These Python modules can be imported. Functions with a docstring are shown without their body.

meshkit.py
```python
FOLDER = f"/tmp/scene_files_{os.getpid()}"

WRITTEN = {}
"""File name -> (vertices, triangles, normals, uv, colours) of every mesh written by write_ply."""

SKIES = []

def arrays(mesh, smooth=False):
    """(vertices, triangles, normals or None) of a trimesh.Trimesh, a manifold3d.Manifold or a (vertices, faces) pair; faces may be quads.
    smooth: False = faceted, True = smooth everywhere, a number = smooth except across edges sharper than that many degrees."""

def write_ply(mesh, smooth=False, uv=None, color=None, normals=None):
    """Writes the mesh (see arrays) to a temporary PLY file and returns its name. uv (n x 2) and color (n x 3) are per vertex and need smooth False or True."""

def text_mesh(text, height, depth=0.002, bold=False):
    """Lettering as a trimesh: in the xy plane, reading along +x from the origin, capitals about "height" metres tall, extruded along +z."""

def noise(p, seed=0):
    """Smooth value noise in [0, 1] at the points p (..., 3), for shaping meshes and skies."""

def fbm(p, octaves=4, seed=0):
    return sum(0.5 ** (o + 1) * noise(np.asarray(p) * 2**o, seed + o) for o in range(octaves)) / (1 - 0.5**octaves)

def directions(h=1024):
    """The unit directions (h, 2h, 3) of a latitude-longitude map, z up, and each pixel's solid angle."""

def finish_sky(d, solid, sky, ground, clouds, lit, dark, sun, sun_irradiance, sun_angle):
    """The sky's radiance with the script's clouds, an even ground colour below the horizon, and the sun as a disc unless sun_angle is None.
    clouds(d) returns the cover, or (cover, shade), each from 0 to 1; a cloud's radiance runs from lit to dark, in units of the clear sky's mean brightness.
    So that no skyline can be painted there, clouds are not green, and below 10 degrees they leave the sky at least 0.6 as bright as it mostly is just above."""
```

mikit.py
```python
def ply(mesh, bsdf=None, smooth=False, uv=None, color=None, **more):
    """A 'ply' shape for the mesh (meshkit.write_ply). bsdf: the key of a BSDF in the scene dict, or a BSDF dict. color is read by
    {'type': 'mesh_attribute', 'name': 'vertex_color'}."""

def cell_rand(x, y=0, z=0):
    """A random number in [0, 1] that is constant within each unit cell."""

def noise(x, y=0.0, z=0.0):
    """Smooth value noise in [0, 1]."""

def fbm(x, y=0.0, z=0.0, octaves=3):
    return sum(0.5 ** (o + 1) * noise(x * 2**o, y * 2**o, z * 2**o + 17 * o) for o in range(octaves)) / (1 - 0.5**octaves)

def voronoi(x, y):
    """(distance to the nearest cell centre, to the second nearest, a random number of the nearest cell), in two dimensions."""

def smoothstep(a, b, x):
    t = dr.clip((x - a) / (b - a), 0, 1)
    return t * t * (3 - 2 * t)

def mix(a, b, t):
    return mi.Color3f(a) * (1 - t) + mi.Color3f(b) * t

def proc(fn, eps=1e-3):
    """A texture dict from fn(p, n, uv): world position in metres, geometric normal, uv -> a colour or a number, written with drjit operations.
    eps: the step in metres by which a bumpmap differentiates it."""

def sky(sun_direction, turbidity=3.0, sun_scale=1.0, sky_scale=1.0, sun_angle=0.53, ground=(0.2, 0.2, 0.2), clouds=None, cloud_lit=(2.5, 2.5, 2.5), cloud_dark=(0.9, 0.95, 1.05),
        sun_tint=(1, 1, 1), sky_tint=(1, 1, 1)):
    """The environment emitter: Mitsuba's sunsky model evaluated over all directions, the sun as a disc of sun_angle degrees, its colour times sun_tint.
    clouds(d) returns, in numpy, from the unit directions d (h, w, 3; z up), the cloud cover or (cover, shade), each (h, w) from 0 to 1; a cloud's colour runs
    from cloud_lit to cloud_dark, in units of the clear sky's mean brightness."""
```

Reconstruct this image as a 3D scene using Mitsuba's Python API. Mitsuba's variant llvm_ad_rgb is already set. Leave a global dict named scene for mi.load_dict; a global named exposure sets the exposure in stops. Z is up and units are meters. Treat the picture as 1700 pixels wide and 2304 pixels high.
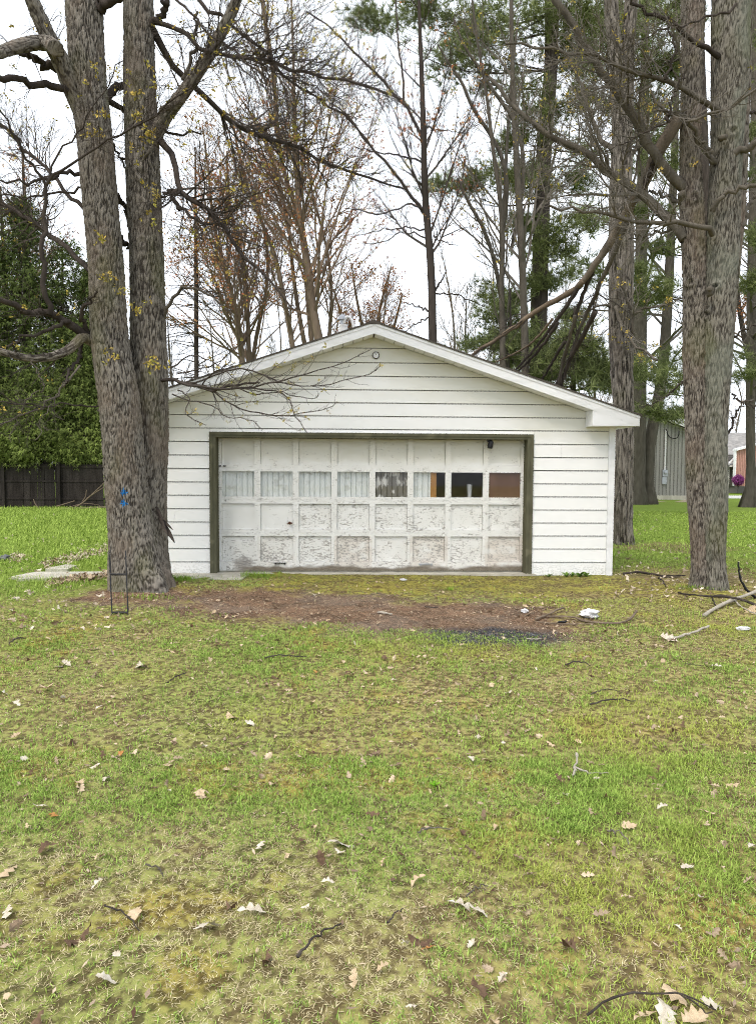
import math, random
import numpy as np, trimesh, drjit as dr, mitsuba as mi, mikit, meshkit
from scipy.interpolate import CubicSpline
T = mi.ScalarTransform4f
scene, labels = {}, {}
rng = np.random.default_rng(7)
random.seed(7)

# ------------------------------------------------------------------ camera, sky, exposure
F, PITCH, ROLL, EYE = 1588.0, 0.05661, 0.006, np.array([0, 0, 1.6])
fw = np.array([0, math.cos(PITCH), -math.sin(PITCH)])
_r, _u = np.array([1.0, 0, 0]), np.array([0, math.sin(PITCH), math.cos(PITCH)])
rt, up = _r * math.cos(ROLL) + _u * math.sin(ROLL), -_r * math.sin(ROLL) + _u * math.cos(ROLL)
scene['camera'] = {'type': 'perspective', 'fov_axis': 'x', 'fov': math.degrees(2 * math.atan(850 / F)), 'near_clip': 0.05, 'far_clip': 2000.0,
                   'to_world': T().look_at(origin=EYE.tolist(), target=(EYE + fw).tolist(), up=up.tolist())}
exposure = 2.75
scene['sky'] = mikit.sky((-0.35, -0.5, 0.79), turbidity=3, sun_scale=0.26, sun_angle=24, clouds=lambda d: 1.0, cloud_lit=(2.36, 2.5, 2.68), cloud_dark=(2.0, 2.0, 2.0), sun_tint=(0.92, 0.98, 1.1))

def at(u, v, Y):
    """The place at distance Y (metres north of the camera) that a surveyed photo point (u, v) belongs to."""
    d = fw + rt * (u - 850) / F + up * (1152 - v) / F
    return EYE + d * (Y / d[1])
def ground_at(u, v, z=-0.02):
    d = fw + rt * (u - 850) / F + up * (1152 - v) / F
    return EYE + d * ((z - EYE[2]) / d[2])
def metres(px, Y): return px / F * Y

# ------------------------------------------------------------------ helpers
def numbered(name):
    if not any(k == name or k.startswith(name + '__') for k in list(scene) + list(labels)): return name
    i = 1
    while any(k == f'{name}_{i:03d}' or k.startswith(f'{name}_{i:03d}__') for k in list(scene) + list(labels)): i += 1
    return f'{name}_{i:03d}'
_count = {}
def key_of(parent, name):
    full = f'{parent}__{name}' if parent else name
    i = _count.get(full, 0); _count[full] = i + 1
    return full if i == 0 else f'{full}_{i:03d}'
def thing(name, label, cat, group=None, kind=None):
    k = key_of(None, name)
    labels[k] = {'label': label, 'category': cat}
    if group: labels[k]['group'] = group
    if kind: labels[k]['kind'] = kind
    return k
def part(parent, name, mesh, bsdf, smooth=False, label=None, kind=None, **kw):
    k = key_of(parent, name)
    scene[k] = mikit.ply(mesh, bsdf, smooth=smooth, **kw)
    if label or kind:
        labels[k] = {}
        if label: labels[k]['label'] = label
        if kind: labels[k]['kind'] = kind
    return k
def single(name, mesh, bsdf, label, cat, group=None, kind=None, smooth=False, **kw):
    k = thing(name, label, cat, group, kind)
    scene[k] = mikit.ply(mesh, bsdf, smooth=smooth, **kw)
    return k
def structure(name, mesh, bsdf, smooth=False, label=None, kind='structure'):
    scene[name] = mikit.ply(mesh, bsdf, smooth=smooth)
    labels[name] = {'kind': kind}
    if label: labels[name]['label'] = label
    return name
def moved(shape, M):
    return {**shape, 'to_world': T(M.tolist())}
def cat(ms):
    vs, fs, n = [], [], 0
    for v, f in ms:
        vs.append(v); fs.append(np.asarray(f) + n); n += len(v)
    return np.vstack(vs), np.vstack(fs)
_BOXF = np.array([[0, 2, 1], [0, 3, 2], [4, 5, 6], [4, 6, 7], [0, 1, 5], [0, 5, 4], [1, 2, 6], [1, 6, 5], [2, 3, 7], [2, 7, 6], [3, 0, 4], [3, 4, 7]])
def box(x0, x1, y0, y1, z0, z1):
    v = np.array([[x0, y0, z0], [x1, y0, z0], [x1, y1, z0], [x0, y1, z0], [x0, y0, z1], [x1, y0, z1], [x1, y1, z1], [x0, y1, z1]], float)
    return v, _BOXF
def prism(poly, y0, y1):
    """polygon in x,z (convex, counter-clockwise seen from -y) extruded from y0 to y1"""
    p = np.asarray(poly, float); n = len(p)
    v = np.vstack([np.c_[p[:, 0], np.full(n, y0), p[:, 1]], np.c_[p[:, 0], np.full(n, y1), p[:, 1]]])
    f = [[0, i, i + 1] for i in range(1, n - 1)] + [[n, n + i + 1, n + i] for i in range(1, n - 1)]
    for i in range(n):
        j = (i + 1) % n
        f += [[i, n + i, n + j], [i, n + j, j]]
    return v, np.array(f)
def turn(m, origin, th):
    v, f = m; c, s = math.cos(th), math.sin(th)
    v = np.asarray(v, float)
    return np.c_[origin[0] + v[:, 0] * c - v[:, 1] * s, origin[1] + v[:, 0] * s + v[:, 1] * c, (origin[2] if len(origin) > 2 else 0) + v[:, 2]], f
def spline(pts, n):
    p = np.asarray(pts, float)
    t = np.r_[0, np.cumsum(np.linalg.norm(np.diff(p[:, :3], axis=0), axis=1))]
    s = np.linspace(0, t[-1], n)
    if len(p) < 3: return np.stack([np.interp(s, t, p[:, k]) for k in range(p.shape[1])], 1)
    return CubicSpline(t, p, bc_type='natural')(s)
def tubes(P, R, sides=5):
    """many polylines at once: P (m, n, 3), R (m, n)"""
    P, R = np.asarray(P, float), np.asarray(R, float)
    if P.ndim == 2: P, R = P[None], R[None]
    m, n = P.shape[:2]
    t = np.gradient(P, axis=1); t /= np.linalg.norm(t, axis=2, keepdims=True) + 1e-12
    main = P[:, -1] - P[:, 0]; main /= np.linalg.norm(main, axis=1, keepdims=True) + 1e-12
    ref = np.eye(3)[np.argmin(np.abs(main), axis=1)][:, None]
    a = np.cross(t, np.broadcast_to(ref, t.shape)); a /= np.linalg.norm(a, axis=2, keepdims=True) + 1e-12
    b = np.cross(t, a)
    ang = np.arange(sides) * 2 * np.pi / sides
    v = P[:, :, None] + R[:, :, None, None] * (np.cos(ang)[None, None, :, None] * a[:, :, None] + np.sin(ang)[None, None, :, None] * b[:, :, None])
    i, j = np.meshgrid(np.arange(n - 1), np.arange(sides), indexing='ij')
    q = np.stack([i * sides + j, i * sides + (j + 1) % sides, (i + 1) * sides + (j + 1) % sides, (i + 1) * sides + j], -1).reshape(-1, 4)
    f = np.vstack([q[:, [0, 1, 2]], q[:, [0, 2, 3]]])
    if sides > 4:
        k = np.arange(1, sides - 1); o = (n - 1) * sides
        f = np.vstack([f, np.c_[0 * k, k + 1, k], np.c_[o + 0 * k, o + k, o + k + 1]])
    f = (f[None] + (np.arange(m) * n * sides)[:, None, None]).reshape(-1, 3)
    return v.reshape(-1, 3), f
def kids(P, R, count, r, ang=(25, 60), length=(0.3, 0.7), rel=True, upb=0.1, wig=0.15, seg=5, tmin=0.2, rs=0.55, rend=0.0015, tmax=1.0, power=1.0):
    """grow count children on the polylines P, R"""
    m, n = P.shape[:2]
    L = np.linalg.norm(np.diff(P, axis=1), axis=2).sum(1)
    w = L / L.sum()
    k = r.choice(m, count, p=w)
    t = tmin + (tmax - tmin) * r.random(count) ** power
    x = t * (n - 1); i = np.minimum(x.astype(int), n - 2); fr = (x - i)[:, None]
    base = P[k, i] * (1 - fr) + P[k, i + 1] * fr
    rad = R[k, i] * (1 - fr[:, 0]) + R[k, i + 1] * fr[:, 0]
    tan = P[k, i + 1] - P[k, i]; tan /= np.linalg.norm(tan, axis=1, keepdims=True) + 1e-9
    q = r.normal(size=(count, 3)); q -= (q * tan).sum(1, keepdims=True) * tan; q /= np.linalg.norm(q, axis=1, keepdims=True) + 1e-9
    al = np.radians(r.uniform(*ang, count))[:, None]
    d = np.cos(al) * tan + np.sin(al) * q
    ln = r.uniform(*length, count) * (L[k] * (1.15 - t) if rel else 1)
    step = (ln / seg)[:, None]
    pts = [base]
    for s in range(seg):
        d = d + r.normal(size=(count, 3)) * wig + np.array([0, 0, upb]); d /= np.linalg.norm(d, axis=1, keepdims=True)
        pts.append(pts[-1] + d * step)
    r0 = np.maximum(np.minimum(rad * rs, ln * 0.016), rend * 1.3)
    tt = np.linspace(0, 1, seg + 1)[None]
    return np.stack(pts, 1), r0[:, None] * (1 - tt) + rend * tt
def group_lines(lines, n=12):
    """[(pts, radii)] -> arrays of equal length"""
    P, R = [], []
    for p, r in lines:
        s = np.linspace(0, len(p) - 1, n); i = np.arange(len(p))
        P.append(np.stack([np.interp(s, i, p[:, k]) for k in range(3)], 1)); R.append(np.interp(s, i, r))
    return np.array(P), np.array(R)

# ------------------------------------------------------------------ ground shape and zones (world metres)
DIRT_A, DIRT_B = np.array([-1.6, 8.75]), np.array([1.35, 7.7])
def fb(x, y, s, o=3, seed=0): return meshkit.fbm(np.stack([np.asarray(x) * s, np.asarray(y) * s, np.zeros_like(np.asarray(x, float))], -1), o, seed)
def dirt_np(x, y):
    p = np.stack([x, y], -1); ab = DIRT_B - DIRT_A
    t = np.clip(((p - DIRT_A) @ ab) / (ab @ ab), 0, 1)
    d = np.linalg.norm(p - DIRT_A - t[..., None] * ab, axis=-1) / 0.92
    e = np.hypot((x + 2.95) / 1.15, (y - 8.75) / 0.6)
    return np.minimum(d, e) + (fb(x, y, 1.7, 3, 5) - 0.5) * 0.9
def height(x, y):
    x, y = np.asarray(x, float), np.asarray(y, float)
    h = -0.03 + (fb(x, y, 0.35, 2, 1) - 0.5) * 0.05 + (fb(x, y, 1.3, 2, 2) - 0.5) * 0.035
    h += (fb(x, y, 9, 2, 3) - 0.5) * 0.022 / (1 + np.exp((np.clip(y, -50, 50) - 14) * 2))
    h += 0.10 * np.exp(-(((x + 3.15) / 1.1) ** 2 + ((y - 9.3) / 0.9) ** 2))
    h += 0.05 * np.exp(-(((x - 4.6) / 0.8) ** 2 + ((y - 9.8) / 0.8) ** 2))
    return h
def green_np(x, y):
    g = 0.59 + (fb(x, y, 0.9, 3, 11) - 0.5) * 1.3 + (fb(x, y, 3.5, 2, 12) - 0.5) * 0.8
    g += 0.22 * np.exp(-(((x - 1.9) / 1.1) ** 2 + ((y - 3.6) / 1.6) ** 2))
    g -= 0.26 * np.exp(-(((x + 0.9) / 1.0) ** 2 + ((y - 2.6) / 0.8) ** 2))
    g += 0.22 * np.exp(-(((x + 0.3) / 1.8) ** 2 + ((y - 6.0) / 0.7) ** 2))
    g -= 0.12 * np.exp(-(((x - 2.0) / 1.2) ** 2 + ((y - 5.6) / 0.8) ** 2))
    g += 1.0 / (1 + np.exp(-(np.where(x < -3.2, y - 8.8, np.minimum(y, 40) - 12.8)) * 1.6)) * 0.9
    return np.clip(g, 0.03, 1)

def axis(fine0, fine1, step, lo, hi, nl, nh):
    a = np.arange(fine0, fine1, step)
    l = fine0 - np.geomspace(step, fine0 - lo, nl)[::-1]
    h = fine1 + np.geomspace(step, hi - fine1, nh)
    return np.r_[l, a, h]
gx, gy = axis(-6.5, 6.5, 0.055, -420, 420, 40, 40), axis(1.5, 13.0, 0.055, -60, 900, 26, 60)
GX, GY = np.meshgrid(gx, gy)
GZ = height(GX, GY)
fl = np.hypot(GX, GY) > 60
GZ[fl] = -0.03
nx, ny = len(gx), len(gy)
ii, jj = np.meshgrid(np.arange(ny - 1), np.arange(nx - 1), indexing='ij')
q = np.stack([ii * nx + jj, ii * nx + jj + 1, (ii + 1) * nx + jj + 1, (ii + 1) * nx + jj], -1).reshape(-1, 4)

def c3(r, g, b): return mi.Color3f(r, g, b)
N, FB, SS, MX = mikit.noise, mikit.fbm, mikit.smoothstep, mikit.mix
def gauss(p, cx, cy, rx, ry): return dr.exp(-(dr.square((p.x - cx) / rx) + dr.square((p.y - cy) / ry)))
def ground_color(p, n, uv):
    x, y = p.x, p.y
    n1, n2 = FB(x * 0.9, y * 0.9, 3.3), FB(x * 5, y * 5, 1.1)
    n3 = FB(x * 34, y * 34, 7.7, 3); n3 = 0.5 + (n3 - 0.5) * 1.35
    speck = N(x * 110, y * 110, 2.0)
    back = 1 / (1 + dr.exp(-(dr.select(x < -3.2, y - 8.8, y - 12.8)) * 1.6))
    straw = MX(c3(0.11, 0.085, 0.042), c3(0.38, 0.31, 0.14), SS(0.32, 0.72, n3 * 0.75 + n2 * 0.25))
    green = MX(c3(0.06, 0.07, 0.024), c3(0.24, 0.27, 0.08), SS(0.3, 0.7, n3))
    lush = MX(c3(0.10, 0.155, 0.025), c3(0.22, 0.31, 0.065), n3 * 0.5 + n1 * 0.5)
    moss = MX(c3(0.085, 0.068, 0.03), c3(0.30, 0.275, 0.065), SS(0.3, 0.7, n3 * 0.6 + n2 * 0.4))
    ochre = MX(c3(0.10, 0.062, 0.022), c3(0.36, 0.25, 0.055), SS(0.25, 0.75, n3))
    col = MX(straw, green, SS(0.40, 0.66, n1 * 0.4 + n2 * 0.3 + n3 * 0.3) * 0.85)
    col = MX(col, ochre, SS(0.5, 0.75, FB(x * 1.6 + 31, y * 1.6, 5.0) * 0.6 + n2 * 0.4) * 0.55 * (1 - back))
    col = MX(col, lush, back * 0.9)
    strip = SS(8.9, 9.5, y + (n2 - 0.5) * 1.2) * SS(11.6, 10.9, y) * SS(-2.0, -0.8, x + n2) * SS(6.2, 4.6, x)
    strip = dr.maximum(strip, 0.9 * gauss(p, 3.3, 7.55, 1.2, 0.35) + 0.9 * gauss(p, -2.55, 7.65, 0.5, 0.25) + 0.6 * gauss(p, 1.9, 8.2, 0.5, 0.25))
    col = MX(col, moss, SS(0.38, 0.75, strip * (0.0 + 0.75 * n2 + 0.6 * n3)) * 0.75)
    ex, ey = DIRT_B[0] - DIRT_A[0], DIRT_B[1] - DIRT_A[1]
    t = dr.clip(((x - DIRT_A[0]) * ex + (y - DIRT_A[1]) * ey) / (ex * ex + ey * ey), 0, 1)
    d = dr.sqrt(dr.square(x - DIRT_A[0] - t * ex) + dr.square(y - DIRT_A[1] - t * ey)) / 0.92
    d = dr.minimum(d, dr.sqrt(dr.square((x + 2.85) / 1.0) + dr.square((y - 8.8) / 0.55)) + 0.15)
    d = d + (FB(x * 1.7, y * 1.7, 2.2) - 0.5) * 0.9 + (n2 - 0.5) * 0.8 + (n3 - 0.5) * 0.5
    soil = MX(c3(0.058, 0.038, 0.025), c3(0.225, 0.142, 0.092), SS(0.2, 0.8, n3 * 0.6 + n2 * 0.4))
    soil = MX(soil, c3(0.19, 0.165, 0.14), SS(0.5, 0.75, FB(x * 2.3 + 7, y * 2.3, 1.0)) * 0.3)
    soil = MX(soil, c3(0.42, 0.35, 0.26), SS(0.74, 0.86, speck) * 0.7)
    col = MX(col, soil, SS(1.35, 0.75, d))
    ash = gauss(p, 1.15, 6.95, 0.72, 0.45)
    col = MX(col, MX(c3(0.035, 0.035, 0.037), c3(0.15, 0.15, 0.155), SS(0.45, 0.85, n3 * 0.5 + speck * 0.5)), SS(0.15, 0.75, ash + (n2 - 0.5) * 0.7 + (n3 - 0.5) * 0.3))
    side = gauss(p, 5.0, 11.6, 1.3, 1.6) + gauss(p, 6.5, 15.5, 1.6, 1.2)     # bare soil beside the garage and round the tree behind it
    col = MX(col, MX(c3(0.09, 0.07, 0.04), c3(0.26, 0.21, 0.11), n3), SS(0.3, 0.7, side + (n2 - 0.5) * 0.7) * 0.8)
    return col
def diffuse(fn, two=False, eps=1e-3):
    b = {'type': 'diffuse', 'reflectance': mikit.proc(fn, eps) if callable(fn) else {'type': 'rgb', 'value': list(fn)}}
    return {'type': 'twosided', 'bsdf': b}
def mat(name, d): scene[name] = d; return name
mat('mat_ground', diffuse(ground_color))
structure('ground', (np.c_[GX.ravel(), GY.ravel(), GZ.ravel()], np.vstack([q[:, [0, 1, 2]], q[:, [0, 2, 3]]])), 'mat_ground', smooth=True)

# ------------------------------------------------------------------ materials
def rgbp(r, g, b, rough=0.6, **k): return {'type': 'twosided', 'bsdf': {'type': 'principled', 'base_color': {'type': 'rgb', 'value': [r, g, b]}, 'roughness': rough, 'specular': 0.3, **k}}
def bark(dark, light, tint, moss=0.0):
    def fn(p, n, uv):
        a = FB(p.x * 4, p.y * 4, p.z * 1.6); b = FB(p.x * 80, p.y * 80, p.z * 16, 2)
        c = MX(c3(*dark), c3(*light), SS(0.30, 0.90, uv.x * 0.66 + b * 0.46))
        c = MX(c, c3(*tint) * (0.55 + 0.9 * b), SS(0.42, 0.7, a) * 0.55)
        if moss: c = MX(c, c3(0.12, 0.13, 0.045), SS(0.5, 0.75, FB(p.x * 3, p.y * 3, p.z * 1.2)) * moss)
        return c
    return diffuse(fn)
mat('mat_bark_maple', bark((0.045, 0.039, 0.034), (0.228, 0.208, 0.18), (0.18, 0.145, 0.115), 0.3))
mat('mat_bark_grey', bark((0.045, 0.04, 0.034), (0.222, 0.208, 0.178), (0.165, 0.178, 0.145), 0.3))
mat('mat_bark_rough', bark((0.04, 0.034, 0.03), (0.228, 0.205, 0.177), (0.175, 0.135, 0.108), 0.25))
mat('mat_bark_furrow', bark((0.024, 0.021, 0.019), (0.22, 0.2, 0.176), (0.14, 0.125, 0.108), 0.15))
def far_bark(a, b): return diffuse(lambda p, n, uv: MX(c3(*a), c3(*b), FB(p.x * 14, p.y * 14, p.z * 3)))
mat('mat_limb_dark', far_bark((0.028, 0.024, 0.022), (0.095, 0.08, 0.07)))
mat('mat_limb_grey', far_bark((0.06, 0.053, 0.044), (0.18, 0.162, 0.135)))
mat('mat_limb_brown', far_bark((0.1, 0.078, 0.058), (0.25, 0.195, 0.145)))
mat('mat_far_trunk', far_bark((0.055, 0.049, 0.041), (0.145, 0.13, 0.108)))
mat('mat_limb_bare', far_bark((0.09, 0.075, 0.062), (0.30, 0.25, 0.205)))
mat('mat_twig', diffuse((0.075, 0.064, 0.057)))
mat('mat_twig_brown', diffuse((0.205, 0.155, 0.118)))
mat('mat_twig_grey', diffuse((0.15, 0.136, 0.118)))
def by_uv(a, b, two=True): return diffuse(lambda p, n, uv: MX(c3(*a), c3(*b), uv.x), two)
mat('mat_bud_yellow', by_uv((0.30, 0.29, 0.06), (0.50, 0.36, 0.10)))
mat('mat_bud_red', by_uv((0.34, 0.115, 0.06), (0.44, 0.26, 0.11)))
mat('mat_needle', by_uv((0.085, 0.105, 0.05), (0.27, 0.315, 0.13)))
mat('mat_cedar', by_uv((0.035, 0.05, 0.022), (0.265, 0.335, 0.085)))
def grass_color(p, n, uv):
    back = 1 / (1 + dr.exp(-(dr.select(p.x < -3.2, p.y - 8.8, p.y - 12.8)) * 1.6))
    a = MX(c3(0.11, 0.185, 0.03), c3(0.37, 0.52, 0.12), uv.x)
    a = MX(a, c3(0.42, 0.41, 0.09), SS(0.5, 0.8, FB(p.x * 1.1, p.y * 1.1, 9.0)) * 0.5)
    return MX(a, MX(c3(0.16, 0.235, 0.035), c3(0.38, 0.51, 0.12), uv.x), back)
mat('mat_grass', diffuse(grass_color, True))
mat('mat_straw', by_uv((0.20, 0.15, 0.075), (0.70, 0.62, 0.38)))

# ------------------------------------------------------------------ garage (local frame: x along the front, -y towards the camera)
GO, GTH = (-0.0921, 11.3096, 0.0), 0.03972
def G(m): return turn(m, GO, GTH)
def glocal(p): 
    c, s = math.cos(GTH), math.sin(GTH)
    dx, dy = p.x - GO[0], p.y - GO[1]
    return dx * c + dy * s, -dx * s + dy * c
def siding_color(p, n, uv):
    x, y = glocal(p)
    a = FB(x * 1.2, p.z * 5, 1.0); b = FB(x * 45, p.z * 70, 4.0, 2)
    c = MX(c3(0.82, 0.825, 0.825), c3(0.77, 0.78, 0.775), a)
    c = MX(c, c3(0.66, 0.64, 0.52), SS(2.75, 3.35, p.z + dr.abs(x) * 0.30 + (a - 0.5) * 0.5) * 0.45)       # yellowish shade below the soffit, painted into the gable siding colour
    low = SS(0.2, 0.02, p.z)
    return MX(c, c3(0.30, 0.30, 0.28), SS(0.52, 0.66, b) * low * 0.42)
mat('mat_siding', diffuse(siding_color))
mat('mat_white_trim', diffuse(lambda p, n, uv: MX(c3(0.79, 0.80, 0.82), c3(0.70, 0.71, 0.72), SS(0.4, 0.8, FB(p.x * 2, p.y * 2, p.z * 9)))))
mat('mat_backing', diffuse((0.3, 0.3, 0.3)))
mat('mat_green_trim', diffuse(lambda p, n, uv: MX(MX(c3(0.075, 0.075, 0.05), c3(0.145, 0.14, 0.095), FB(p.x * 18, p.y * 18, p.z * 5)), c3(0.2, 0.19, 0.13), SS(0.62, 0.78, FB(p.x * 6, p.y * 6, p.z * 6 + 9)) * 0.6)))
ROW3 = [0.05, 0.12, 0.52, 0.5, 0.5, 0.36, 0.42, 0.42]
ROW4 = [0.42, 0.62, 0.66, 0.64, 0.42, 0.66, 0.52, 0.5]
TAN4 = [0, 0.2, 0.0, 0.5, 0.1, 0.5, 0.1, 0.6]
def door_color(p, n, uv, frame=False):
    x, y = glocal(p); z = p.z
    colf = dr.floor((x + 2.44) / 0.61)
    i3, i4, tan = mi.Float(0), mi.Float(0), mi.Float(0)
    for k in range(8):
        i3 = dr.select(colf == k, ROW3[k], i3); i4 = dr.select(colf == k, ROW4[k], i4); tan = dr.select(colf == k, TAN4[k], tan)
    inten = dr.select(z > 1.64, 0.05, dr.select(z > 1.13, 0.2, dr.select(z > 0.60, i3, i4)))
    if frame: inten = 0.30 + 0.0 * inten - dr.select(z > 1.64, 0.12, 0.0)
    fine = FB(x * 34 + 3 * N(x * 4, z * 4), z * 85, 3.0, 2); mid = FB(x * 7, z * 9, 5.0)
    inten = inten + (mid - 0.5) * 0.95 + SS(0.30, 0.06, z) * 0.2
    inten = inten + dr.select(colf == 0, 1.0, 0.0) * SS(0.42, 0.12, z) * SS(-2.35, -2.05, x) * 0.35
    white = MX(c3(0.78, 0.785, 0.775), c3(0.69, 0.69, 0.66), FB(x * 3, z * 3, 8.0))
    white = MX(white, c3(0.60, 0.58, 0.49), SS(1.62, 1.9, z + (mid - .5) * .1) * 0.75)  # top row grubbier and creamier; part of it is header shade painted in
    white = MX(white, c3(0.56, 0.49, 0.42), dr.select(z < 0.57, tan, 0.0) * SS(0.3, 0.7, mid + 0.15))
    bare = MX(c3(0.2, 0.19, 0.178), c3(0.46, 0.44, 0.41), N(x * 20, z * 120))
    m = SS(-0.02, 0.22, inten * 0.46 - (1 - fine) + 0.20) * 0.85
    blob = dr.exp(-(dr.square((x + 2.06) / 0.17) + dr.square((z - 0.12) / 0.13)))
    m = dr.maximum(m, SS(0.2, 0.7, blob * (0.45 + 1.1 * fine)))
    c = MX(white, bare, m)
    rot = SS(0.10, 0.045, z + (FB(x * 3, z * 9) - 0.5) * 0.11)
    return MX(c, MX(c3(0.12, 0.105, 0.085), c3(0.26, 0.225, 0.18), fine), rot * SS(-2.3, -1.9, x))
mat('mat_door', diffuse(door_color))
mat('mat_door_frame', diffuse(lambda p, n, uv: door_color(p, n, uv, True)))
mat('mat_glass', {'type': 'thindielectric'})
mat('mat_curtain', diffuse(lambda p, n, uv: MX(c3(0.66, 0.695, 0.69), c3(0.5, 0.52, 0.5), SS(0.5, 0.8, FB(p.x * 8, p.y * 8, p.z * 12))), True))
mat('mat_curtain_grey', diffuse(lambda p, n, uv: MX(c3(0.17, 0.165, 0.155), c3(0.58, 0.58, 0.56), SS(0.5, 0.66, FB(p.x * 16, p.y * 16, p.z * 7))), True))
mat('mat_plank_brown', diffuse(lambda p, n, uv: MX(c3(0.26, 0.13, 0.045), c3(0.4, 0.22, 0.08), FB(p.x * 40, p.y * 40, p.z * 10))))
mat('mat_cardboard', diffuse(lambda p, n, uv: MX(c3(0.09, 0.05, 0.035), c3(0.17, 0.1, 0.07), FB(p.x * 6, p.y * 6, p.z * 2))))
mat('mat_interior', diffuse((0.06, 0.055, 0.05)))
mat('mat_shingle', diffuse(lambda p, n, uv: MX(c3(0.05, 0.045, 0.04), c3(0.13, 0.115, 0.1), FB(p.x * 25, p.y * 25, p.z * 25))))
mat('mat_concrete', diffuse(lambda p, n, uv: MX(c3(0.34, 0.32, 0.26), c3(0.56, 0.54, 0.47), FB(p.x * 9, p.y * 9, 1.0))))
mat('mat_black', rgbp(0.012, 0.012, 0.013, 0.45))
mat('mat_galv', rgbp(0.42, 0.44, 0.47, 0.45, metallic=0.6))
mat('mat_white_metal', rgbp(0.72, 0.72, 0.72, 0.4))
mat('mat_rust', diffuse((0.09, 0.04, 0.025)))

garage = thing('garage', 'white two-car garage with lapped siding and a peeling wide overhead door', 'garage')
WY, HW = -0.15, 3.84            # wall face, half width
RID, SL = 3.867, 0.332          # ridge height at the fascia, slope
def roof_z(x, drop=0.0): return RID - abs(x) * SL - drop
lines = [-0.055, 0.165, 0.378, 0.587, 0.796, 1.005, 1.214, 1.423, 1.632, 1.841, 2.051, 2.262, 2.467, 2.674, 2.878, 3.09, 3.30, 3.524, 3.70]
CB = 0.085
def board(x0, x1, z0, z1):
    """one lapped board: its bottom edge stands proud"""
    a = [[x0, WY - 0.022, z0], [x1, WY - 0.022, z0], [x1, WY - 0.006, z1], [x0, WY - 0.006, z1], [x0, WY + 0.006, z0], [x1, WY + 0.006, z0], [x1, WY + 0.006, z1], [x0, WY + 0.006, z1]]
    f = np.array([[0, 1, 2], [0, 2, 3], [4, 6, 5], [4, 7, 6], [0, 4, 5], [0, 5, 1], [3, 2, 6], [3, 6, 7], [0, 3, 7], [0, 7, 4], [1, 5, 6], [1, 6, 2]])
    return np.array(a, float), f
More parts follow.
